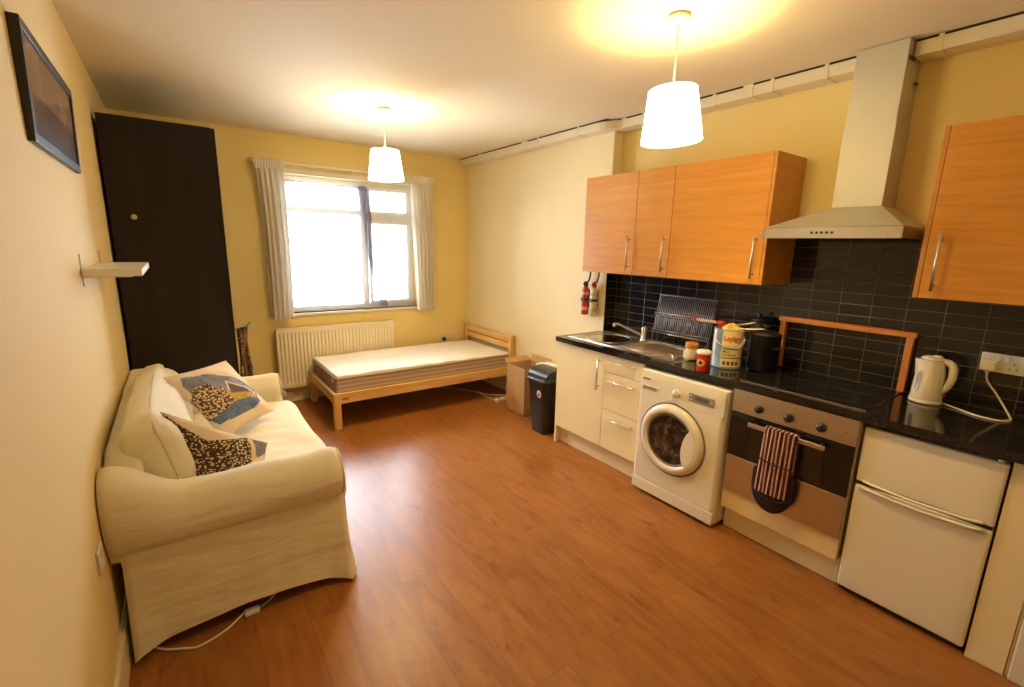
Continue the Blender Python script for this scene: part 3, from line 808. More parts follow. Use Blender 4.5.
def socket_bits(parent, xw, yc, zc, d, outlets):
    pass
# sockets on walls
Sk = thing('wall_socket', (2.62, YB, .455), 'white double socket low on the window wall above the bed', 'socket')
finish('face_plate', bx(2.545, 2.69, YB - .010, YB, .455, .54, .003), WHITE, Sk)
b = B(); b.box(2.565, 2.605, YB - .045, YB - .010, .47, .505, .005); b.tube([(2.585, YB - .04, .47), (2.60, YB - .045, .42), (2.66, YB - .04, .35), (2.64, YB - .03, .1)], .004)
p_ = tag(finish('plug', b, BLACK), 'black plug and lead in the socket above the bed', 'plug')
Sk = thing('wall_socket', (XL, 1.97, .50), 'cream socket on the left wall beside the near end of the sofa', 'socket')
finish('face_plate', bx(XL, XL + .009, 1.885, 1.972, .505, .59, .003), WHITE, Sk)
b = B(); b.box(XL + .009, XL + .011, 1.92, 1.93, .55, .562); finish('switch', b, WHITE, Sk)

# ------------------------------------------------------------------ box, bin, power strip
Bo = thing('cardboard_box', (2.75, 3.52, 0), 'open brown cardboard box on the floor between the bed and the black bin', 'box')
qx0, qx1, qy0, qy1, qh = 2.60, 2.90, 3.365, 3.67, .47
b = B(); tk = .005
b.box(qx0, qx1, qy0, qy1, 0, .006); b.box(qx0, qx0 + tk, qy0, qy1, .0, qh); b.box(qx1 - tk, qx1, qy0, qy1, 0, qh); b.box(qx0, qx1, qy0, qy0 + tk, 0, qh); b.box(qx0, qx1, qy1 - tk, qy1, 0, qh)
finish('box_body', b, CARD, Bo)
b = B(); b.hexa([(qx0, qy1, qh - .002), (qx1, qy1, qh - .002), (qx1, qy1 + .005, qh - .002), (qx0, qy1 + .005, qh - .002), (qx0 + .01, qy1 + .05, qh + .035), (qx1 - .01, qy1 + .05, qh + .035), (qx1 - .01, qy1 + .055, qh + .035), (qx0 + .01, qy1 + .055, qh + .035)]); finish('flap', b, CARD, Bo)
b = B(); b.hexa([(qx1 - .005, qy0, qh - .002), (qx1, qy0, qh - .002), (qx1, qy1, qh - .002), (qx1 - .005, qy1, qh - .002), (qx1 + .013, qy0 + .01, qh + .06), (qx1 + .018, qy0 + .01, qh + .06), (qx1 + .018, qy1 - .01, qh + .06), (qx1 + .013, qy1 - .01, qh + .06)]); finish('flap', b, CARD, Bo)
b = B(); b.hexa([(qx0, qy0 + .01, qh - .002), (qx0 + .005, qy0 + .01, qh - .002), (qx0 + .005, qy1 - .01, qh - .002), (qx0, qy1 - .01, qh - .002), (qx0 + .12, qy0 + .01, qh - .13), (qx0 + .125, qy0 + .01, qh - .13), (qx0 + .125, qy1 - .01, qh - .13), (qx0 + .12, qy1 - .01, qh - .13)]); finish('flap', b, CARD, Bo)
b = B(); b.box(qx0 - .0008, qx0, 3.50, 3.55, 0, .14); finish('tape_strip', b, TAPE, Bo)

Bn = thing('swing_bin', (2.60, 2.98, 0), 'black plastic swing-top bin with a round sticker beside the kitchen units', 'bin')
def bin_ring(cx, cy, hx, hy, r, z, n_=7):
    pts = []
    for sx_, sy_, a0 in ((1, 1, 0), (-1, 1, 90), (-1, -1, 180), (1, -1, 270)):
        for i in range(n_):
            a = radians(a0 + 90 * i / (n_ - 1)); pts.append(Vector((cx + sx_ * (hx - r) + r * cos(a), cy + sy_ * (hy - r) + r * sin(a), z)))
    return pts
def loft(b, rings, cap0=True, cap1=True):
    V = [[b.bm.verts.new(p) for p in r] for r in rings]; n_ = len(V[0])
    for k in range(len(V) - 1):
        for i in range(n_):
            j = (i + 1) % n_; f = b.bm.faces.new((V[k][i], V[k][j], V[k + 1][j], V[k + 1][i])); f.smooth = True; f.material_index = b.mi
    if cap0: f = b.bm.faces.new(V[0][::-1]); f.material_index = b.mi
    if cap1: f = b.bm.faces.new(V[-1]); f.material_index = b.mi
    return b
bcx, bcy = 2.565, 2.995
loft_r = [bin_ring(bcx, bcy, .098, .098, .04, 0), bin_ring(bcx, bcy, .100, .10, .04, .006), bin_ring(bcx, bcy, .132, .126, .045, .46), bin_ring(bcx, bcy, .138, .132, .045, .465), bin_ring(bcx, bcy, .138, .132, .045, .475)]
finish('bin_body', loft(B(), loft_r), BLACK, Bn)
b = B()
loft(b, [bin_ring(bcx, bcy, .143, .137, .045, .468), bin_ring(bcx, bcy, .143, .137, .045, .49), bin_ring(bcx, bcy, .137, .131, .045, .502)])
def lidarch(u, v):
    a = pi * u
    return Vector((bcx + .006 - .130 * cos(a), bcy - .124 + .248 * v, .50 + .082 * sin(a) ** .7))
b.grid(lidarch, 24, 8)
for yy in (bcy - .124, bcy + .124):
    vs = [b.bm.verts.new(lidarch(i / 24, 0 if yy < bcy else 1)) for i in range(25)]; b.bm.faces.new(vs)
finish('swing_lid', b, plain('bin_lid_plastic', (.03, .03, .032), .3), Bn)
b = B(); b.lathe([(0, -.0006), (.028, -.0006), (.028, .002)], (0, 0, 0), axis='x', seg=24, sy=1.2)
for v in b.bm.verts: v.co = Vector((bcx - .1255 - .0595 * (v.co.z) - v.co.x * 1 - .003, bcy - .045 + v.co.y, .37 + v.co.z))
lab(finish('sticker', b, plain('sticker_print', (.72, .62, .58), .5, var=.3, scale=60), Bn), 'oval pale sticker on the bin')
b = B(); b.lathe([(0, -.0006), (.014, -.0006), (.014, .002)], (0, 0, 0), axis='x', seg=20)
for v in b.bm.verts: v.co = Vector((bcx - .1275 - .0595 * (v.co.z) - v.co.x * 1 - .003, bcy - .045 + v.co.y, .365 + v.co.z))
finish('sticker_mark', b, plain('sticker_ink', (.25, .08, .08), .5), Bn)
b = B(); b.hexa([(2.70, 3.14, .50), (2.86, 3.14, .50), (2.86, 3.34, .50), (2.70, 3.34, .50), (2.71, 3.15, .53), (2.87, 3.15, .52), (2.87, 3.33, .52), (2.71, 3.33, .53)])
b.box(2.735, 2.865, 3.15, 3.33, 0, .50)
tag(finish('paper_bag', b, PAPER), 'white paper bag standing between the black bin and the wall', 'bag')

Ps = thing('power_strip', (2.66, 3.80, 0), 'white extension socket lying on the floor at the foot of the cardboard box', 'extension socket')
b = B(); b.box(2.60, 2.86, 3.83, 3.885, 0, .038, .006); finish('strip_body', b, WHITE, Ps)
b = B()
for i in range(3): finish('outlet', bx(2.63 + .07 * i, 2.66 + .07 * i, 3.845, 3.87, .038, .0392), GREY, Ps)
b = B(); b.tube([(2.60, 3.857, .02), (2.61, 3.98, .008), (2.61, 4.10, .006), (2.605, 4.23, .006), (2.51, 4.42, .006), (2.40, 4.58, .006), (2.2, 4.7, .006)], .0045); b.tube([(2.86, 3.857, .02), (2.80, 4.0, .006), (2.66, 4.12, .006), (2.62, 4.26, .006)], .0045)
finish('power_cable', b, WHITE, Ps)

# floor lead by the sofa
b = B(); b.tube([(-.27, 2.16, .006), (-.199, 2.066, .006), (-.12, 2.015, .006), (-.075, 1.998, .006), (.013, 2.028, .006), (.07, 2.075, .006), (.094, 2.092, .009)], .0042)
b.box(.092, .150, 2.062, 2.096, .001, .022, .005); b.tube([(.148, 2.084, .012), (.20, 2.12, .006), (.28, 2.22, .006)], .004)
tag(finish('charger_lead', b, WHITE), 'thin white lead with inline plug on the floor at the near side of the sofa', 'cable')

# ------------------------------------------------------------------ kitchen base units
def bar_handle(parent, a, c, out, r=.006):
    a, c = Vector(a), Vector(c); o = Vector(out); d_ = (c - a).normalized()
    b = B(); b.cyl(a + o, c + o, r, seg=12)
    for p in (a + d_ * .025, c - d_ * .025): b.cyl(p + o * .05, p + o, r * .75, seg=10)
    return finish('handle', b, CHROME, parent)
xF, xB = 2.468, XW - .012
U = thing('sink_base_unit', (2.7, 2.5, 0), 'cream base cupboard under the sink at the far end of the kitchen run', 'cupboard')
finish('carcass', (lambda b: (b.box(xF + .02, XN - .004, 2.268, 2.748, .150, .168), b.box(xF + .02, XN - .004, 2.252, 2.268, .150, .71), b.box(xF + .02, xF + .036, 2.268, 2.748, .80, .866), b.box(XN - .012, XN - .004, 2.268, 2.70, .15, .70), b)[-1])(B()), CARC, U)
finish('end_panel', bx(xF + .001, XN - .002, 2.752, 2.770, 0, .872, .001), CREAM, U)
dr = finish('door', bx(xF, xF + .018, 2.253, 2.750, .150, .866, .0015), CREAM, U)
bar_handle(dr, (xF, 2.292, .590), (xF, 2.292, .835), (-.03, 0, 0))
finish('plinth', bx(2.524, 2.54, 2.253, 2.752, 0, .149), CREAM, U)
U = thing('drawer_base_unit', (2.7, 2.07, 0), 'cream three-drawer base unit between the sink cupboard and the washing machine', 'drawers')
finish('carcass', (lambda b: (b.box(xF + .02, xB, 1.896, 1.912, .150, .866), b.box(xF + .02, xB, 2.234, 2.2495, .150, .70), b.box(xF + .02, xB, 1.912, 2.234, .150, .166), b.box(xB - .008, xB, 1.912, 2.234, .166, .70), b)[-1])(B()), CARC, U)
for z0, z1, hz in ((.736, .866, .822), (.453, .732, .678), (.150, .449, .392)):
    dr = finish('drawer', bx(xF, xF + .018, 1.898, 2.2485, z0, z1, .0015), CREAM, U)
    bar_handle(dr, (xF, 1.945, hz), (xF, 2.185, hz), (-.028, 0, 0), .0055)
finish('plinth', bx(2.524, 2.54, 1.896, 2.2495, 0, .149), CREAM, U)

# ------------------------------------------------------------------ washing machine
Wm = thing('washing_machine', (2.7, 1.585, 0), 'white front-loading washing machine between the drawers and the oven', 'washing machine')
m0, m1, mf, mbk = 1.285, 1.886, 2.412, 2.975
WMW = plain('white_enamel', (.86, .81, .66), .25)
b = B(); b.box(mf + .012, mbk, m0, m1, .02, .85, .012, 3)
for x in (mf + .05, mbk - .05):
    for y in (m0 + .05, m1 - .05): b.cyl((x, y, 0), (x, y, .022), .02)
finish('cabinet', b, WMW, Wm)
def wm_panel(u, v):  # front face
    y = m0 + .004 + (m1 - m0 - .008) * u; z = .108 + (.845 - .108) * v
    e = min(u, 1 - u) * (m1 - m0); x = mf + .012 * max(0, 1 - e / .02) ** 2
    if z > .70: x -= 0
    if z > .81: x += .05 * ((z - .81) / .035) ** 2 * .25
    return Vector((x, y, z))
finish('front_panel', B().grid(wm_panel, 60, 60), WMW, Wm)
b = B(); b.grid(lambda u, v: Vector((mf - .002 + .004 * (abs(2 * u - 1) ** 12) + .012 * max(0, v - .72) ** 1.4 * 2, m0 + .006 + (m1 - m0 - .012) * u, .695 + .150 * v)), 50, 14)
finish('control_panel', b, WMW, Wm)
finish('kick_panel', bx(mf - .004, mf + .03, m0 + .003, m1 - .003, .022, .102, .006, 3), WMW, Wm)
# porthole
cy_, cz_ = 1.610, .452
dn = finish('porthole_door', B().lathe([(.225, .004), (.222, -.014), (.208, -.028), (.188, -.033), (.172, -.026), (.166, -.008), (.150, .01)], (mf, cy_, cz_), axis='x', seg=64, caps=False), WMW, Wm)
b = B(); gp = []
for i in range(15):
    a = radians(-44 + 82 * i / 14); gp.append((cy_ - .186 * cos(a), cz_ + .186 * sin(a)))
for i in range(9):
    t_ = i / 8; gp.append((cy_ - .146 + .036 * sin(pi * t_) ** .7 + .028 * t_, cz_ + .114 - .243 * t_))
b.prism(gp, 'x', mf - .0345, mf - .010, .004)
finish('door_grip', b, WMW, dn)
b = B(); b.lathe([(.167, -.006), (.160, -.018), (.12, .004), (.11, .02), (.06, .05), (0, .06)], (mf, cy_, cz_), axis='x', seg=48)
PG = plain('porthole_glass', (.035, .03, .026), .08)
_n = PG.node_tree; _t = N(_n, 'ShaderNodeTexNoise', Scale=9.0, Detail=5.0, Distortion=2.5); L(_n, coords(_n), _t.inputs['Vector'])
L(_n, ramp(_n, _t.outputs['Fac'], [(.4, (.012, .009, .007)), (.58, (.07, .045, .028)), (.72, (.20, .15, .10))]), _n.nodes['Principled BSDF'].inputs['Base Color'])  # mottled tones paint the drum inside and the highlights on the glass
finish('door_glass', b, PG, dn)
b = B(); b.lathe([(.1665, -.01), (.1665, -.020), (.157, -.019), (.155, -.008)], (mf, cy_, cz_), axis='x', seg=48, caps=False); finish('glass_rim', b, GREY, dn)
b = B()
b.lathe([(.236, -.0005), (.236, -.003), (.226, -.003), (.226, -.0005)], (mf, cy_, cz_), axis='x', seg=64, caps=False)
finish('door_gap', b, GREY, Wm)
b = B(); b.lathe([(.024, 0), (.024, -.012), (.020, -.022), (0, -.023)], (mf - .002, 1.60, .755), axis='x'); b.box(mf - .028, mf - .02, 1.597, 1.603, .755, .775); finish('programme_dial', b, WMW, Wm)
b = B(); b.box(mf - .006, mf, 1.352, 1.515, .735, .785, .003)
b.mi = 1; b.box(mf - .0068, mf - .0055, 1.385, 1.475, .750, .775); b.mi = 2
for y, z in ((1.500, .772), (1.500, .750), (1.365, .762)): b.cyl((mf - .006, y, z), (mf - .009, y, z), .0055, seg=10)
lab(finish('display', b, [plain('display_bezel', (.26, .24, .21), .4), plain('display_lcd', (.12, .12, .11), .2), WMW], Wm), 'grey display window with buttons')
b = B(); b.box(mf - .0045, mf, 1.735, 1.862, .722, .752, .002); b.mi = 1
for i in range(9): b.box(mf - .0052, mf - .004, 1.745 + .012 * i, 1.753 + .012 * i, .727, .747)
lab(finish('detergent_drawer', b, [WMW, GREY], Wm), 'detergent drawer with a printed programme list')
b = B(); b.box(mf - .0035, mf - .0015, 1.80, 1.855, .790, .80); finish('name_strip', b, GREY, Wm)

# ------------------------------------------------------------------ oven
U = thing('oven_housing', (2.75, .976, 0), 'cream oven housing with filler panel and plinth under the oven', 'cabinet')
o0, o1 = .678, 1.276
b = B(); b.box(xF + .004, xB, o0, o0 + .004, .150, .871); b.box(xF + .004, xB, o1 - .004, o1, .150, .871); b.box(xF + .02, xB, o0 + .004, o1 - .004, .150, .166); b.box(xF + .02, xB, o0 + .004, o1 - .004, .250, .262)
finish('carcass', b, CARC, U)
finish('filler_panel', bx(xF - .004, xF + .016, o0 + .002, o1 - .001, .150, .2615, .0015), plain('filler_laminate', (.86, .68, .36), .28), U)
finish('plinth', bx(2.524, 2.54, o0, o1, 0, .149), CREAM, U)
Ov = thing('built_in_oven', (2.72, .976, .264), 'built-in steel and black glass oven between washing machine and fridge', 'oven')
b = B(); b.box(xF + .012, xB - .04, o0 + .006, o1 - .006, .265, .870); finish('oven_body', b, GREY, Ov)
cp = finish('control_panel', bx(xF - .014, xF + .012, o0 + .002, o1 - .002, .742, .871, .002), STEEL, Ov)
for i, y in enumerate((1.125, .976, .826)):
    b = B(); b.lathe([(.0215, 0), (.0215, -.010), (.017, -.020), (0, -.0205)], (xF - .014, y, .790), axis='x', seg=24); b.box(xF - .040, xF - .030, y - .0035, y + .0035, .773, .807, .001); b.mi = 1; b.box(xF - .0408, xF - .0398, y - .001, y + .001, .792, .806)
    finish('control_knob', b, [BLACK, CHROME], cp)
    b = B()
    for k in range(9):
        a = radians(-60 + k * 37); b.box(xF - .0148, xF - .0138, y - .0012 + .029 * sin(a), y + .0012 + .029 * sin(a), .789 + .029 * cos(a), .7915 + .029 * cos(a))
    finish('dial_marks', b, GREY, cp)
b = B(); b.cyl((xF - .0138, .725, .800), (xF - .0165, .725, .800), .004, seg=10); finish('indicator_light', b, RED, cp)
dd = finish('oven_door', bx(xF - .012, xF + .010, o0 + .004, o1 - .004, .484, .738, .002), DKGLASS, Ov)
finish('steel_band', bx(xF - .013, xF + .010, o0 + .004, o1 - .004, .266, .4835, .002), STEEL, dd)
b = B(); b.box(xF - .0128, xF - .0118, .80, 1.155, .495, .675); finish('door_window', b, plain('oven_window', (.03, .022, .018), .10), dd)
b = B(); b.box(xF - .052, xF - .042, .788, 1.158, .690, .714, .003)
for y in (.815, 1.13): b.box(xF - .044, xF - .011, y - .006, y + .006, .696, .708, .001)
finish('handle', b, CHROME, dd)
# oven glove over the handle
Og = thing('oven_glove', (2.40, .97, .28), 'striped maroon double oven glove hanging over the oven door handle', 'oven glove')
gx = xF - .064
def gl_front(u, v):
    y0_, y1_ = 1.062 + .012 * v, .905 + .008 * v
    y = y0_ + (y1_ - y0_) * u; z = .722 - .345 * v
    bulge = .012 * sin(pi * u) + .014 * v
    return Vector((gx - bulge + .003 * sin(u * 31 + v * 3), y, z + (.006 * sin(pi * u) if v < .05 else 0)))
b = B(); b.grid(gl_front, 40, 30)
b.grid(lambda u, v: gl_front(u, v) + Vector((.009, 0, 0)), 40, 30)
# fold over bar and back layer
b.grid(lambda u, v: Vector((gx + .033 * sin(pi * .5 * v) * 1 , 1.062 + (.905 - 1.062) * u, .722 + .006 * sin(pi * v))), 40, 6)
b.grid(lambda u, v: Vector((xF - .018, 1.062 + (.905 - 1.062) * u, .722 - .30 * v)), 30, 6)
finish('striped_cloth', b, GLOVE, Og)
b = B()
def mitt(u, v, s_=0):
    # rounded dark mitt pocket around and under the striped front
    a = 2 * pi * u
    w_ = .094 + .008 * v; zc_ = .40
    hh = .132
    yy = .992 + w_ * cos(a) * v; zz = zc_ + (hh if sin(a) < 0 else .14) * sin(a) * v
    if sin(a) >= 0: yy = .992 + w_ * max(-1, min(1, cos(a) * 1.25)) * v
    return Vector((gx - .012 + s_ + .0 - .014 * (1 - v * v), yy, zz))
b.grid(lambda u, v: mitt(u, v, .018), 48, 10, closed_u=True)
b.grid(lambda u, v: mitt(u, v, .034) + Vector((.012 * (1 - v * v), 0, 0)), 48, 10, closed_u=True)
b.grid(lambda u, v: Vector((mitt(u, 1, .018 + .016 * v))), 48, 2, closed_u=True)
finish('mitt_pocket', b, GLOVED, Og)
finish('binding', B().tube([(gx - .022, 1.058, .555), (gx - .030, .97, .550), (gx - .020, .888, .548)], .004), GLOVED, Og)
finish('binding', B().tube([(gx - .019, 1.062, .375), (gx - .030, .97, .352), (gx - .018, .892, .38)], .003), GLOVED, Og)

# ------------------------------------------------------------------ fridge freezer
Fr = thing('fridge_freezer', (2.75, .434, 0), 'white under-counter fridge freezer at the near end of the kitchen run', 'fridge')
f0, f1, ff = .205, .664, 2.474
b = B(); b.box(ff + .045, 2.98, f0 + .002, f1 - .002, .015, .845, .004)
for x in (ff + .07, 2.93):
    for y in (f0 + .04, f1 - .04): b.cyl((x, y, 0), (x, y, .017), .018)
finish('cabinet', b, WMW, Fr)
b = B(); b.rbox(ff, ff + .042, f0, f1, .582, .847, .010, (4, 12, 8)); dr = finish('freezer_door', b, WMW, Fr)
b = B(); b.tube([(ff - .002, f1 - .03, .590), (ff - .010, f1 - .10, .586), (ff - .014, (f0 + f1) / 2, .583), (ff - .010, f0 + .08, .586), (ff - .002, f0 + .03, .590)], .006); finish('grip_lip', b, WMW, dr)
b = B(); b.rbox(ff, ff + .042, f0, f1, .030, .566, .010, (4, 12, 12)); dr = finish('fridge_door', b, WMW, Fr)
b = B(); b.tube([(ff - .002, f1 - .03, .560), (ff - .012, f1 - .10, .556), (ff - .012, (f0 + f1) / 2, .550), (ff - .012, f0 + .08, .556), (ff - .002, f0 + .03, .560)], .007); finish('grip_lip', b, WMW, dr)
FG = plain('fridge_grip', (.70, .64, .52), .4)
for ya, yb in ((f1 - .13, f1 - .02), (f0 + .02, f0 + .13)): finish('grip_recess', bx(ff - .006, ff + .004, ya, yb, .545, .564, .003), FG, dr)
finish('door_gasket', bx(ff + .012, ff + .044, f0 + .006, f1 - .006, .566, .582), DARKGAP, Fr)
finish('kick_grille', bx(ff + .03, ff + .06, f0 + .004, f1 - .004, .004, .030), BLACK, Fr)
b = B(); b.cyl((ff + .02, f0 + .025, .846), (ff + .02, f0 + .025, .856), .010); finish('hinge_cap', b, WMW, Fr)
EP = bx(ff + .008, ff + .026, YD + .002, f0 - .008, 0, .871, .001)
tag(finish('filler_panel', EP, CREAM), 'narrow cream filler panel between the fridge freezer and the doorway', 'panel')

# ------------------------------------------------------------------ worktop with sink and hob
b = B(); T0, T1 = .872, .910; xT = 2.445
sx0, sx1, sy0_, sy1_ = 2.545, 2.945, 1.72, 2.70   # sink cut-out
b.box(xT, XN - .001, YN, 2.772, T0, T1); b.box(xT, sx0, 1.72, YN, T0, T1); b.box(sx1, XW - .009, 1.72, YN - .001, T0, T1)
b.box(sx0, sx1, sy1_, YN, T0, T1); b.box(xT, XW - .009, YD + .001, 1.72, T0, T1)
tag(finish('worktop', b, WORK), 'long glossy black worktop running over the kitchen base units', 'worktop')

Sn = thing('kitchen_sink', (2.75, 2.22, .91), 'inset stainless steel sink with round bowl and ribbed drainer', 'sink')
b = B(); zt_ = .9145; bw, bwy, br_ = 2.735, 2.475, .176
x0s, x1s, y0s, y1s = 2.525, 2.965, 1.70, 2.717
# deck as grid with bowl hole and drainer ribs
def deck():
    ny, nx = 130, 52
    V = {}
    def h(x, y):
        z = zt_
        if 1.80 < y < 2.25 and 2.585 < x < 2.905:
            z = zt_ - .007 + .006 * (1 if math.sin((x - 2.585) / .320 * 2 * pi * 7) > 0 else 0)
        e = min(x - x0s, x1s - x, y - y0s, y1s - y)
        if e < .003: z = .9105
        elif e < .014: z = zt_ + .001
        return z
    for i in range(ny + 1):
        for j in range(nx + 1):
            y = y0s + (y1s - y0s) * i / ny; x = x0s + (x1s - x0s) * j / nx
            dx, dy = x - bw, y - bwy; dd_ = math.hypot(dx, dy)
            if dd_ < br_ + .012 and dd_ > br_ - .012 and dd_ > 0: x, y = bw + dx / dd_ * br_, bwy + dy / dd_ * br_
            V[i, j] = (x, y, h(x, y), dd_)
    vv = {}
    for i in range(ny):
        for j in range(nx):
            c4 = [(i, j), (i + 1, j), (i + 1, j + 1), (i, j + 1)]
            if all(V[k][3] < br_ + .012 for k in c4): continue
            q = []
            for k in c4:
                if k not in vv: vv[k] = b.bm.verts.new(V[k][:3])
                q.append(vv[k])
            try: f = b.bm.faces.new(q); f.smooth = False
            except ValueError: pass
deck(); finish('drainer_deck', b, SINKM, Sn)
b = B(); b.lathe([(br_ + .006, .0015), (br_ - .004, 0), (br_ - .008, -.02), (br_ - .012, -.11), (br_ - .03, -.14), (.05, -.155), (.03, -.158), (0, -.158)], (bw, bwy, zt_), seg=48)
finish('bowl', b, BOWLM, Sn)
b = B(); b.tube([(bw + (br_ + .003) * cos(2 * pi * i / 40), bwy + (br_ + .003) * sin(2 * pi * i / 40), zt_ + .001) for i in range(40)], .0035, smooth=False, closed=True); finish('bowl_rim', b, CHROME, Sn)
b = B(); b.tube([(x0s + .004, y0s + .004, zt_), (x1s - .004, y0s + .004, zt_), (x1s - .004, y1s - .004, zt_), (x0s + .004, y1s - .004, zt_)], .0035, smooth=False, closed=True); finish('outer_rim', b, CHROME, Sn)
b = B(); b.tube([(2.575, 1.79, zt_), (2.915, 1.79, zt_), (2.915, 2.255, zt_), (2.575, 2.255, zt_)], .0025, smooth=False, closed=True); finish('drainer_rim', b, CHROME, Sn)
b = B(); b.lathe([(.035, -.154), (.035, -.151), (0, -.152)], (bw, bwy, zt_), seg=24); finish('plug_hole', b, CHROME, Sn)
Tp = thing('kitchen_tap', (2.915, 2.278, .915), 'chrome mixer tap with a long swivel spout behind the sink', 'tap')
b = B(); b.lathe([(.027, 0), (.027, .006), (.021, .012), (.019, .070), (.022, .075), (.022, .100), (.016, .107), (0, .108)], (2.913, 2.272, .9155)); finish('tap_body', b, CHROME, Tp)
b = B(); b.tube([(2.905, 2.280, .955), (2.84, 2.325, .993), (2.77, 2.372, 1.030), (2.735, 2.396, 1.046), (2.722, 2.404, 1.042)], .009, seg=10); finish('spout', b, CHROME, Tp)
b = B(); b.cyl((2.722, 2.404, 1.050), (2.720, 2.405, 1.022), .012); finish('spout_nozzle', b, CHROME, Tp)
b = B(); b.tube([(2.913, 2.272, 1.018), (2.905, 2.26, 1.027), (2.89, 2.245, 1.032)], .005); finish('lever', b, CHROME, Tp)

Hb = thing('ceramic_hob', (2.75, .95, .91), 'flush black ceramic glass hob set into the worktop above the oven', 'hob')
h0, h1 = .678, 1.262
finish('glass_top', bx(2.495, 2.985, h0, h1, .9105, .9165, .002), DKGLASS, Hb)
b = B()
RING = plain('hob_ring_print', (.05, .05, .055), .15)
for x, y, r in ((2.62, 1.10, .10), (2.62, .82, .075), (2.86, 1.11, .075), (2.86, .83, .10)):
    b.lathe([(r, .0), (r, .0004), (r - .003, .0004), (r - .003, 0)], (x, y, .9165), seg=48, caps=False)
finish('cooking_zone', b, RING, Hb)
finish('front_trim', bx(2.490, 2.4945, h0, h1, .9105, .9160), CHROME, Hb)

# pine guard frame behind the hob
Fm = thing('pine_guard_frame', (2.99, 1.0, .91), 'orange pine three-sided frame standing against the tiles behind the hob', 'wooden frame')
finish('upright', bx(2.985, 3.022, 1.286, 1.316, .917, 1.203, .002), wood('orange_pine_upright', [(.50, .15, .025), (.66, .24, .05), (.74, .30, .08)], 'z', .35), Fm)
finish('upright', bx(2.985, 3.022, .672, .702, .917, 1.203, .002), MATS['orange_pine_upright'], Fm)
finish('top_rail', bx(2.980, 3.024, .662, 1.326, 1.203, 1.231, .002), ORPINE, Fm)

# ------------------------------------------------------------------ worktop things
KW = plain('kettle_plastic', (.80, .70, .52), .3)
Kt = thing('electric_kettle', (2.93, .567, .91), 'cream plastic electric kettle on its base in front of the tiles', 'kettle')
kx, ky = 2.925, .570
b = B(); b.lathe([(.0, .911), (.062, .911), (.065, .916), (.063, .928), (.055, .932), (0, .932)], (kx, ky, 0), seg=32); finish('power_base', b, KW, Kt)
b = B()
def kbody(u, v):
    a = 2 * pi * u; z = .933 + .190 * v
    r = .060 - .014 * v + .004 * sin(pi * v)
    sp = .020 * max(0, cos(a - pi * .62)) ** 6 * max(0, v - .55) / .45
    return Vector((kx + (r + sp) * cos(a), ky + (r + sp) * sin(a), z))
b.grid(kbody, 40, 16, closed_u=True); finish('jug', b, KW, Kt)
b = B(); b.lathe([(.047, 1.121), (.045, 1.130), (.034, 1.137), (0, 1.139)], (kx, ky, 0), seg=32); b.box(kx - .012, kx + .012, ky - .03, ky, 1.136, 1.146, .003); finish('lid', b, KW, Kt)
b = B()
hd = Vector((-.10, -1, 0)).normalized()
def hp(o, z): return Vector((kx, ky, z)) + hd * o
b.tube([hp(.034, 1.116), hp(.055, 1.120), hp(.074, 1.106), hp(.081, 1.070), hp(.078, 1.03), hp(.066, .995), hp(.050, .975)], lambda t: .013 + .003 * sin(pi * t), seg=12); finish('handle', b, KW, Kt)
b = B(); b.cyl(hp(.050, .962), hp(.068, .958), .009); lab(finish('switch', b, RED, Kt), 'red switch')
b = B()
wd_ = Vector((-.86, .51, 0)).normalized(); wt_ = Vector((-wd_.y, wd_.x, 0))
b.grid(lambda u, v: Vector((kx, ky, .965 + .105 * v)) + wd_ * (.0640 - .0125 * (v * .55 + .17)) + wt_ * ((u - .5) * .020 * (1 - (2 * v - 1) ** 6)) + wd_ * .001, 4, 14)
lab(finish('water_gauge', b, plain('gauge_plastic', (.22, .15, .09), .2), Kt), 'dark water gauge')
b = B()
b.tube([(2.935, .505, .918), (2.90, .44, .9145), (2.857, .379, .9145), (2.845, .325, .9145), (2.86, .291, .9145), (2.90, .275, .9145), (2.955, .283, .9155), (3.0, .318, .955), (3.010, .350, 1.0), (3.005, .385, 1.05), (2.995, .392, 1.093)], .0042)
tag(finish('kettle_cord', b, KW), 'cream kettle lead looping over the worktop up to the wall socket', 'cable')

Ds = thing('wall_socket', (XW - .008, .352, 1.09), 'white double socket on the black tiles beside the kettle', 'socket')
xs = XW - .008
finish('face_plate', bx(xs - .010, xs, .279, .425, 1.094, 1.180, .003), WHITE, Ds)
b = B()
for yc in (.315,):
    for dy, dz, w_, h_ in ((0, .012, .0045, .008), (-.011, -.010, .007, .004), (.011, -.010, .007, .004)): b.box(xs - .0108, xs - .0098, yc + dy - w_ / 2, yc + dy + w_ / 2, 1.128 + dz - h_ / 2, 1.128 + dz + h_ / 2)
finish('outlet_holes', b, DARKGAP, Ds)
for yc in (.338, .366): finish('rocker_switch', bx(xs - .014, xs - .009, yc - .006, yc + .006, 1.148, 1.168, .001), WHITE, Ds)
b = B(); b.box(xs - .045, xs - .0105, .366, .418, 1.100, 1.150, .008, 3); b.cyl((xs - .030, .392, 1.102), (xs - .030, .392, 1.088), .007)
tag(finish('plug', b, KW), 'cream kettle plug in the left outlet on the black tiles', 'plug')

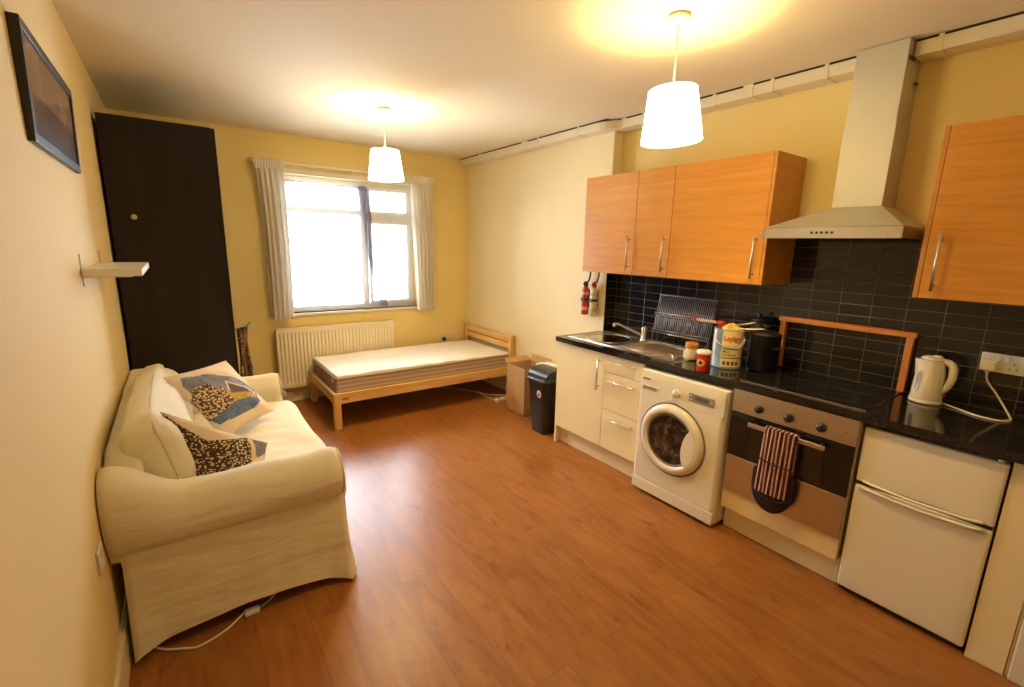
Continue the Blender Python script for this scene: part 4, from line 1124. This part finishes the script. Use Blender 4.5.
# jar, cup, paint tin, pot, pan, rolling pin, cloth
J = thing('glass_jar', (2.69, 1.705, .91), 'small jar of pale powder with an orange lid on the drainer end', 'jar')
b = B(); b.lathe([(0, .9155), (.036, .9155), (.038, .920), (.038, .985), (.034, .995)], (2.69, 1.708, 0)); finish('jar_body', b, plain('cream_powder', (.72, .60, .38), .3), J)
b = B(); b.lathe([(.040, .990), (.041, .994), (.041, 1.022), (.038, 1.026), (0, 1.026)], (2.69, 1.708, 0)); finish('lid', b, plain('orange_lid', (.62, .22, .03), .35), J)
b = B(); b.grid(lambda u, v: Vector((2.69 + .0385 * cos(pi * .95 + u * .9), 1.708 + .0385 * sin(pi * .95 - u * -.0 + u * .9 - .9), .925 + .05 * v)), 8, 2); 
finish('label', b, PAPER, J)
Cup = thing('gravy_tub', (2.475, 1.49, .91), 'red cardboard tub with a white lid at the worktop edge', 'tub')
ctx, cty = 2.497, 1.502
b = B(); b.lathe([(0, .911), (.034, .911), (.035, .914), (.039, 1.015)], (ctx, cty, 0), caps=False); finish('tub_body', b, plain('red_card', (.62, .025, .015), .35), Cup)
b = B(); b.lathe([(.0405, 1.013), (.0415, 1.017), (.0415, 1.032), (.036, 1.036), (0, 1.036)], (ctx, cty, 0)); finish('lid', b, WHITE, Cup)
b = B()
for k, (r_, cc) in enumerate(((.022, 0), (.010, 1))):
    b.mi = cc
    def f(u, v, r_=r_, k=k):
        a = 2 * pi * u; yy = r_ * v * cos(a) * 1.15; zz = r_ * v * sin(a); base_a = radians(188)
        ang = base_a + yy / .037; R_ = .0372 + .0026 * (zz + .048) / .09 + .0006 + .0004 * k
        return Vector((ctx + R_ * cos(ang), cty + R_ * sin(ang), .965 + zz))
    b.grid(f, 24, 4, closed_u=True)
finish('logo_disc', b, [plain('yellow_label', (.75, .50, .12), .4), plain('black_ink', (.02, .015, .01), .4)], Cup)

Tn = thing('paint_tin', (2.68, 1.46, .91), 'blue and cream paint tin on the worktop beside a black pot', 'paint tin')
tx, ty, tr, tz0, tz1 = 2.735, 1.493, .087, .911, 1.150
b = B(); b.lathe([(tr, tz0), (tr + .002, tz0 + .003), (tr, tz0 + .006), (tr, tz1 - .006), (tr + .002, tz1 - .003), (tr, tz1)], (tx, ty, 0), seg=48, caps=False)
b.mi = 1; b.lathe([(tr, tz1), (tr - .006, tz1 - .001), (tr - .008, tz1 - .008), (0, tz1 - .008)], (tx, ty, 0), seg=48); b.lathe([(tr, tz0), (0, tz0)], (tx, ty, 0), seg=48)
finish('tin_body', b, [plain('tin_blue', (.20, .34, .42), .35), CHROME], Tn)
va = math.atan2(-ty, -tx)   # the side of the tin that faces the room
def cylpt(off, z, k=.0008):
    a = va + off / tr; return Vector((tx + (tr + k) * cos(a), ty + (tr + k) * sin(a), z))
b = B()
b.grid(lambda u, v: cylpt(-.034 + .140 * u, tz0 + .012 + .222 * v), 24, 6); finish('label', b, plain('tin_label', (.82, .68, .36), .4), Tn)
b = B(); b.grid(lambda u, v: cylpt(-.104 + .026 * u, tz0 + .008 + .226 * v), 6, 4); finish('white_band', b, PAPER, Tn)
b = B(); text_bm(b, 'Leyland', .046, lambda u, v: cylpt(-.026 + u * .78, tz0 + .172 + v, .0014), bold=.0012); finish('brand_lettering', b, plain('red_ink', (.60, .03, .03), .4), Tn)
b = B()
text_bm(b, 'Trade', .018, lambda u, v: cylpt(.032 + u, tz0 + .160 + v, .0014), bold=.0003)
text_bm(b, 'Contract', .022, lambda u, v: cylpt(-.026 + u, tz0 + .118 + v, .0014), bold=.0003)
text_bm(b, 'Matt', .022, lambda u, v: cylpt(-.026 + u, tz0 + .099 + v, .0014), bold=.0003)
text_bm(b, 'Emulsion', .022, lambda u, v: cylpt(-.026 + u, tz0 + .080 + v, .0014), bold=.0003)
b.grid(lambda u, v: cylpt(-.030 + .130 * u, tz0 + .140 + .003 * v, .0013), 16, 1)
b.grid(lambda u, v: cylpt(-.030 + .130 * u, tz0 + .064 + .006 * v, .0013), 16, 1)
for i in range(4): b.grid(lambda u, v, i=i: cylpt(-.020 + .024 * i + .016 * u, tz0 + .024 + .022 * v, .0013), 3, 1)
finish('small_print', b, plain('brown_ink', (.10, .07, .05), .4), Tn)
b = B(); b.tube([cylpt(-.085, tz0 + .205, .004), cylpt(-.065, tz0 + .165, .006), cylpt(-.02, tz0 + .140, .007), cylpt(.04, tz0 + .135, .007), cylpt(.09, tz0 + .150, .006), cylpt(.125, tz0 + .200, .004)], .0028); finish('wire_handle', b, PAPER, Tn)

b = B()
def cloth(u, v):
    a = 2 * pi * u; r = .048 * v * (1 + .25 * sin(3 * a) + .12 * sin(7 * a)); return Vector((tx - .008 + r * cos(a), ty - .015 + r * sin(a) * 1.25, tz1 - .006 + .038 * (1 - v ** 2) * (1 + .4 * sin(5 * a) * v)))
b.grid(cloth, 40, 12, closed_u=True)
tag(finish('sponge_cloth', b, plain('yellow_cloth', (.72, .52, .10), .9, var=.2, scale=40)), 'crumpled yellow cloth lying on top of the paint tin', 'cloth')
b = B(); b.tube([(tx + .02, ty - .02, tz1 + .020), (tx + .03, ty - .08, tz1 + .034), (tx + .05, ty - .13, tz1 + .050)], .005); b.tube([(tx - .02, ty - .06, tz1 + .008), (tx + .0, ty - .12, tz1 + .012), (tx + .03, ty - .20, tz1 + .022)], .004)
tag(finish('metal_tongs', b, CHROME), 'metal tongs resting across the paint tin and black pot', 'tongs')

Pt = thing('stock_pot', (2.83, 1.30, .91), 'black cooking pot with lid between the paint tin and the pine frame', 'pot')
BLK = plain('black_enamel', (.009, .008, .008), .45)
px_, py__ = 2.812, 1.308
b = B(); b.lathe([(.0, .917), (.072, .917), (.080, .925), (.082, 1.13), (.085, 1.133), (.079, 1.133)], (px_, py__, 0), seg=36, caps=False); finish('pot_body', b, BLK, Pt)
b = B(); b.lathe([(.086, 1.132), (.085, 1.138), (.05, 1.156), (.012, 1.162), (.010, 1.172), (.018, 1.178), (.018, 1.186), (0, 1.188)], (px_, py__, 0), seg=36); finish('lid', b, BLK, Pt)
b = B(); b.tube([(px_ - .05, py__ - .067, 1.07), (px_ - .075, py__ - .095, 1.07), (px_ - .055, py__ - .11, 1.07), (px_ - .02, py__ - .079, 1.07)], .006); b.tube([(px_ + .05, py__ + .067, 1.07), (px_ + .075, py__ + .095, 1.07), (px_ + .055, py__ + .11, 1.07), (px_ + .02, py__ + .079, 1.07)], .006); finish('handle', b, BLK, Pt)
Cf = thing('tall_dark_jug', (2.955, 1.42, .91), 'tall dark jug-shaped item with lid standing at the tiles behind the black pot', 'jug')  # jug shape drawn for an unidentified tall dark form
b = B(); b.lathe([(0, .911), (.05, .911), (.052, .92), (.046, 1.0), (.05, 1.19), (.047, 1.19)], (2.958, 1.425, 0), caps=False); finish('jug_body', b, BLK, Cf)
b = B(); b.lathe([(.052, 1.188), (.052, 1.196), (.02, 1.212), (.010, 1.214), (.012, 1.232), (0, 1.236)], (2.958, 1.425, 0)); finish('lid', b, BLK, Cf)
b = B(); b.tube([(2.958 - .03, 1.425 - .035, 1.17), (2.915, 1.36, 1.16), (2.91, 1.355, 1.05), (2.93, 1.385, .97)], .007); finish('handle', b, BLK, Cf)

Pn = thing('frying_pan', (2.86, 1.76, .915), 'small black frying pan on the drainer with its handle towards the paint tin', 'frying pan')
b = B(); b.lathe([(0, .9155), (.062, .9155), (.078, .955), (.080, .958), (.076, .956), (.060, .921), (0, .920)], (2.885, 1.795, 0), seg=32); finish('pan_body', b, BLK, Pn)
b = B(); b.tube([(2.845, 1.73, .950), (2.79, 1.675, .985), (2.70, 1.615, 1.005), (2.64, 1.57, 1.008), (2.612, 1.535, 1.006)], lambda t: .006 + .005 * t, seg=10); finish('handle', b, BLACK, Pn)
b = B(); b.lathe([(0, .9155), (.010, .9155), (.012, .925), (.010, .940), (0, .942)], (2.57, 1.755, 0)); b.tube([(2.565, 1.755, .94), (2.60, 1.80, .936), (2.55, 1.83, .93)], .004)
tag(finish('sink_plug', b, CHROME), 'small metal plug and chain at the drainer edge by the jar', 'sink plug')

Rp = thing('rolling_pin', (2.79, 1.68, 1.15), 'short wooden roller with red ends resting between dish rack and paint tin', 'rolling pin')
a_, c_ = Vector((2.955, 1.885, 1.140)), Vector((2.787, 1.568, 1.163)); dv = (c_ - a_)
b = B(); b.cyl(a_ + dv * .14, a_ + dv * .84, .0105); finish('roller', b, plain('pale_wood', (.62, .40, .20), .5), Rp)
b = B(); b.cyl(a_, a_ + dv * .14, .013, .0125); finish('grip', b, RED, Rp)
b = B(); b.cyl(a_ + dv * .84, c_, .0135, .016); finish('grip', b, RED, Rp)

Rk = thing('dish_rack', (2.98, 1.99, .91), 'folded wire dish rack leaning on the tiles behind the sink drainer', 'dish rack')
WIRE = plain('blue_grey_wire', (.42, .43, .52), .35, .3)
y0, y1 = 1.765, 2.232
def rp_(y, t): return Vector((2.955 + .055 * t, y - .012 * t + .0, .920 + .355 * t))
b = B(); b.tube([rp_(y0, 0), rp_(y1, 0), rp_(y1, 1), rp_(y0, 1)], .0035, smooth=False, closed=True, seg=8); finish('outer_frame', b, WIRE, Rk)
b = B()
for i in range(1, 31):
    y = y0 + (y1 - y0) * i / 31; b.tube([rp_(y, .20), rp_(y, 1)], .0029, smooth=False, seg=6)
k_ = finish('wire_bars', b, WIRE, Rk)
b = B()
for t_ in (.57, .62, .20, .26): b.tube([rp_(y0 - .004, t_) + Vector((-.008, 0, 0)), rp_(y1 + .012, t_) + Vector((-.008, 0, 0))], .0032, smooth=False, seg=8)
finish('cross_bar', b, CHROME, Rk)
b = B()
for i in range(1, 24):
    y = y0 + (y1 - y0) * i / 24; b.tube([rp_(y, .6) + Vector((-.008, 0, 0)), rp_(y, .58) + Vector((-.03, 0, -.02)), rp_(y, .24) + Vector((-.012, 0, 0))], .002, smooth=False, seg=5)
finish('plate_dividers', b, WIRE, Rk)

# ------------------------------------------------------------------ wall cabinets
cz0, cz1, cxF = 1.4285, 2.147, 2.690
def wall_unit(y0, y1, label, hy, parent_notch=None, xb=XW - .009):
    W = thing('wall_cabinet', (2.86, (y0 + y1) / 2, cz0), label, 'wall cabinet', 'oak-effect wall cabinets over the worktop')
    b = B(); x0_, t_ = cxF + .019, .016
    b.box(x0_, xb, y0, y0 + t_, cz0, cz1); b.box(x0_, xb, y1 - t_, y1, cz0, cz1)
    b.box(x0_, xb, y0 + t_, y1 - t_, cz0, cz0 + t_); b.box(x0_, xb, y0 + t_, y1 - t_, cz1 - t_, cz1); b.box(xb - .006, xb, y0 + t_, y1 - t_, cz0 + t_, cz1 - t_)
    finish('carcass', b, OAKZ, W)
    dd = finish('door', bx(cxF, cxF + .018, y0 + .0015, y1 - .0015, cz0, cz1, .001), OAK, W)
    bar_handle(dd, (cxF, hy, 1.462), (cxF, hy, 1.705), (-.03, 0, 0))
    return W
wall_unit(2.250, 2.760, 'oak-effect wall cabinet at the far end, above the fire extinguishers and sink', 2.288, xb=XN - .002)
wall_unit(1.952, 2.249, 'narrow oak-effect wall cabinet between two wider ones above the sink', 1.987)
W3 = wall_unit(1.335, 1.951, 'wide oak-effect wall cabinet directly left of the cooker hood', 1.375)
finish('end_panel', bx(cxF - .0, XW - .009, 1.3165, 1.3345, cz0 - .001, cz1 + .001, .001), OAKZ, W3)
W4 = wall_unit(YD + .004, .624, 'oak-effect wall cabinet right of the cooker hood above the kettle', .578)
finish('end_panel', bx(cxF - .0, XW - .009, .6245, .6425, cz0 - .001, cz1 + .001, .001), OAKZ, W4)

# ------------------------------------------------------------------ cooker hood
Hd = thing('cooker_hood', (2.84, 1.0, 1.685), 'stainless steel chimney cooker hood between the oak wall cabinets', 'cooker hood')
y0, y1 = .700, 1.312; xf = 2.622
b = B(); b.box(xf, xf + .002, y0, y1, 1.686, 1.741); b.box(xf, XW - .009, y0, y0 + .002, 1.686, 1.741); b.box(xf, XW - .009, y1 - .002, y1, 1.686, 1.741); b.box(xf, XW - .009, y0, y1, 1.739, 1.741)
finish('control_lip', b, STEEL, Hd)
c0, c1, cf = .863, 1.079, 2.842
b = B(); lo = [(xf + .006, y0 + .004, 1.7415), (XW - .009, y0 + .004, 1.7415), (XW - .009, y1 - .004, 1.7415), (xf + .006, y1 - .004, 1.7415)]; hi = [(cf, c0, 1.848), (XW - .009, c0, 1.848), (XW - .009, c1, 1.848), (cf, c1, 1.848)]
b.hexa(lo + hi); finish('canopy', b, STEELZ, Hd)
b = B(); b.box(cf, XW - .001, c0, c1, 1.848, 2.24); finish('lower_chimney', b, STEELZ, Hd)
b = B(); b.box(cf + .003, XW - .001, c0 + .003, c1 - .003, 2.24, H - .004); finish('upper_chimney', b, STEELZ, Hd)
b = B()
for i in range(5): b.cyl((xf, 1.068 - .0225 * i, 1.697), (xf - .003, 1.068 - .0225 * i, 1.697), .0065, seg=12)
for v in b.bm.verts: v.co.z += .016
finish('push_buttons', b, BLACK, Hd)
b = B(); b.box(xf + .01, XW - .02, y0 + .01, y1 - .01, 1.700, 1.706)
for i in range(26): b.box(xf + .05, XW - .07, y0 + .04 + i * .0208, y0 + .046 + i * .0208, 1.696, 1.700)
finish('grease_filter', b, GREY, Hd)
b = B(); b.box(cf + .02, cf + .08, c0 - .006, c0, 2.505, 2.52); b.box(2.99, 3.02, c0 - .008, c0, 2.42, 2.43); finish('fixing_screw', b, BLACK, Hd)

# ------------------------------------------------------------------ extinguishers
def extinguisher(y, body, cap, label, lbl_m):
    x = 2.892
    E_ = thing('fire_extinguisher', (x, y, 1.035), label, 'fire extinguisher', 'fire extinguishers on the wall')
    b = B(); b.lathe([(0, 1.040), (.026, 1.040), (.031, 1.047), (.031, 1.255), (.024, 1.275), (.015, 1.285)], (x, y, 0)); finish('cylinder', b, body, E_)
    b = B(); b.lathe([(.016, 1.283), (.019, 1.29), (.019, 1.315), (.014, 1.330), (0, 1.331)], (x, y, 0)); b.box(x - .030, x - .012, y - .008, y + .008, 1.300, 1.318, .003); finish('valve_cap', b, cap, E_)
    b = B(); b.lathe([(.0325, 1.165), (.0325, 1.185)], (x, y, 0), caps=False); b.box(x - .036, x - .028, y - .020, y + .02, 1.160, 1.190, .002); b.box(x + .028, XN, y - .012, y + .012, 1.10, 1.26); finish('holder_strap', b, BLACK, E_)
    for z_ in ((1.215, 1.24), (1.08, 1.11)): finish('label_band', B().lathe([(.0318, z_[0]), (.0318, z_[1])], (x, y, 0), caps=False), lbl_m, E_)
    b = B(); b.tube([(x + .006, y - .02, 1.325), (x + .012, y - .03, 1.37), (x + .018, y - .03, 1.42)], .0075); finish('hanging_strap', b, BLACK, E_)
extinguisher(2.912, RED, BLACK, 'small red fire extinguisher with black cap on the wall under the end cabinet', plain('label_pale', (.62, .38, .30), .4))
extinguisher(2.812, plain('cream_enamel', (.78, .70, .55), .3), RED, 'small cream fire extinguisher with red cap, beside the red one', plain('label_gold', (.66, .50, .16), .4))

# ------------------------------------------------------------------ cable trunking
Tk = thing('cable_trunking', (2.90, 2.7, 2.53), 'white plastic cable trunking running along the top of the kitchen and bed walls', 'trunking')
tz0_, tz1_ = 2.522, 2.583
b = B(); b.box(2.822, XN, 2.86, YB, tz0_, tz1_, .002); None
finish('duct', b, TRUNKM, Tk)
b = B(); b.box(2.905, XW, 1.083, 2.56, tz0_, tz1_, .002); finish('duct', b, TRUNKM, Tk)
b = B(); b.box(2.905, XW, YD, .859, tz0_, tz1_, .002); finish('duct', b, TRUNKM, Tk)
b = B(); 
outer = [(2.822, 2.862), (2.824, 2.80), (2.835, 2.74), (2.858, 2.69), (2.885, 2.655), (2.903, 2.62), (2.905, 2.558)]
poly = outer + [(XW, 2.558), (XW, YN - .001), (XN, YN - .001), (XN, 2.862)]
b.prism(poly, 'z', tz0_ - .002, tz1_ - .001); finish('corner_bend', b, TRUNKM, Tk)
b = B(); b.box(2.8235, XN, 2.72, YB - .002, tz1_ + .0005, H - .0005); b.box(2.9065, XW, 1.083, 2.72, tz1_ + .0005, H - .0005); b.box(2.9065, XW, YD, .859, tz1_ + .0005, H - .0005); finish('gap_shade_strip', b, DARKGAP, Tk)  # solid black strip over the ducts; the gap's shade is its colour
for y, w_, x in ((4.55, .035, 2.820), (3.72, .09, 2.820), (3.55, .02, 2.820), (3.02, .02, 2.820), (2.59, .05, 2.903), (2.42, .02, 2.903), (1.86, .02, 2.903), (1.62, .06, 2.903), (1.50, .02, 2.903), (1.22, .02, 2.903), (.76, .02, 2.903), (.42, .02, 2.903)):
    b = B(); xe = XN if x < 2.9 else XW; b.box(x - .001, x + .03, y, y + w_, tz0_ - .002, H - .001, .001); b.box(x, xe, y, y + w_, tz0_ - .003, tz0_); finish('joint_clip', b, TRUNKM, Tk)

# ------------------------------------------------------------------ pendant lamps
def pendant(x, y, tilt, label):
    P = thing('pendant_lamp', (x, y, H), label, 'pendant lamp', 'pendant lamps on the ceiling')
    b = B(); b.lathe([(.048, 0), (.050, -.006), (.047, -.022), (.030, -.030), (.008, -.034), (0, -.034)], (x, y, H)); finish('ceiling_rose', b, WHITE, P)
    b = B(); b.tube([(x, y, H - .03), (x + .002, y, 2.45), (x, y, 2.30)], .0035); finish('flex', b, WHITE, P)
    b = B(); b.lathe([(.008, 2.335), (.014, 2.325), (.019, 2.30), (.021, 2.265), (.021, 2.235), (.016, 2.232)], (x, y, 0)); finish('lamp_holder', b, WHITE, P)
    M = Matrix.Translation((x, y, 2.30)) @ Matrix.Rotation(tilt, 4, Vector((x, y, 0)).normalized()) @ Matrix.Translation((-x, -y, -2.30))
    b = B(); b.lathe([(.103, 2.300), (.132, 2.088), (.1305, 2.088), (.1015, 2.300), (.103, 2.300)], (x, y, 0), seg=56, caps=False)
    b.bm.transform(M)
    sh = finish('shade', b, SHADE, P)
    b = B()
    for k in range(3):
        a = 2 * pi * k / 3; b.cyl((x + .02 * cos(a), y + .02 * sin(a), 2.262), (x + .105 * cos(a), y + .105 * sin(a), 2.292), .0018, seg=6)
    b.lathe([(.022, 2.258), (.022, 2.266), (.026, 2.266), (.026, 2.258), (.022, 2.258)], (x, y, 0), caps=False); b.bm.transform(M)
    finish('shade_carrier', b, WHITE, sh)
    b = B(); b.lathe([(.012, 2.236), (.016, 2.225), (.029, 2.195), (.030, 2.175), (.022, 2.155), (0, 2.148)], (x, y, 0), seg=20); finish('bulb', b, BULB, P)
    return P
pendant(1.374, 3.583, radians(-1), 'white pendant lamp with tapered shade nearer the window')
pendant(1.858, 1.401, radians(-3), 'white pendant lamp with tilted tapered shade nearer the kitchen')
def lamp(x, y, w, col=(1, .655, .235)):
    ld = bpy.data.lights.new('bulb_light', 'POINT'); ld.energy = w; ld.color = col; ld.shadow_soft_size = .035
    o = bpy.data.objects.new('bulb_light', ld); o.location = (x, y, 2.19); COL.objects.link(o); return o
L1W, L2W = 195, 160
for o_ in [o for o in bpy.data.objects if o.name.startswith('bulb') and o.type == 'MESH']: pass
lamp(1.374, 3.583, L1W); lamp(1.858, 1.401, L2W)

# ------------------------------------------------------------------ daylight
wd = bpy.data.worlds.new('overcast_sky'); S.world = wd; wd.use_nodes = True
bg = wd.node_tree.nodes['Background']; bg.inputs[0].default_value = (.80, .90, 1.0, 1); bg.inputs[1].default_value = 19.0
pl = bpy.data.lights.new('window_portal', 'AREA'); pl.shape = 'RECTANGLE'; pl.size = WX1 - WX0; pl.size_y = WZ1 - WZ0; pl.cycles.is_portal = True
po = bpy.data.objects.new('window_portal', pl); po.location = ((WX0 + WX1) / 2, YB + .26, (WZ0 + WZ1) / 2); po.rotation_euler = (radians(-90), 0, 0); COL.objects.link(po)

# ------------------------------------------------------------------ camera
cam = bpy.data.cameras.new('camera'); cam.sensor_width = 36; cam.lens = 462.83 / 1024 * 36; cam.clip_start = .02
co = bpy.data.objects.new('camera', cam); co.location = (0, 0, 1.6132); co.rotation_euler = (1.3639, -.0216, -.6224); COL.objects.link(co)
S.camera = co
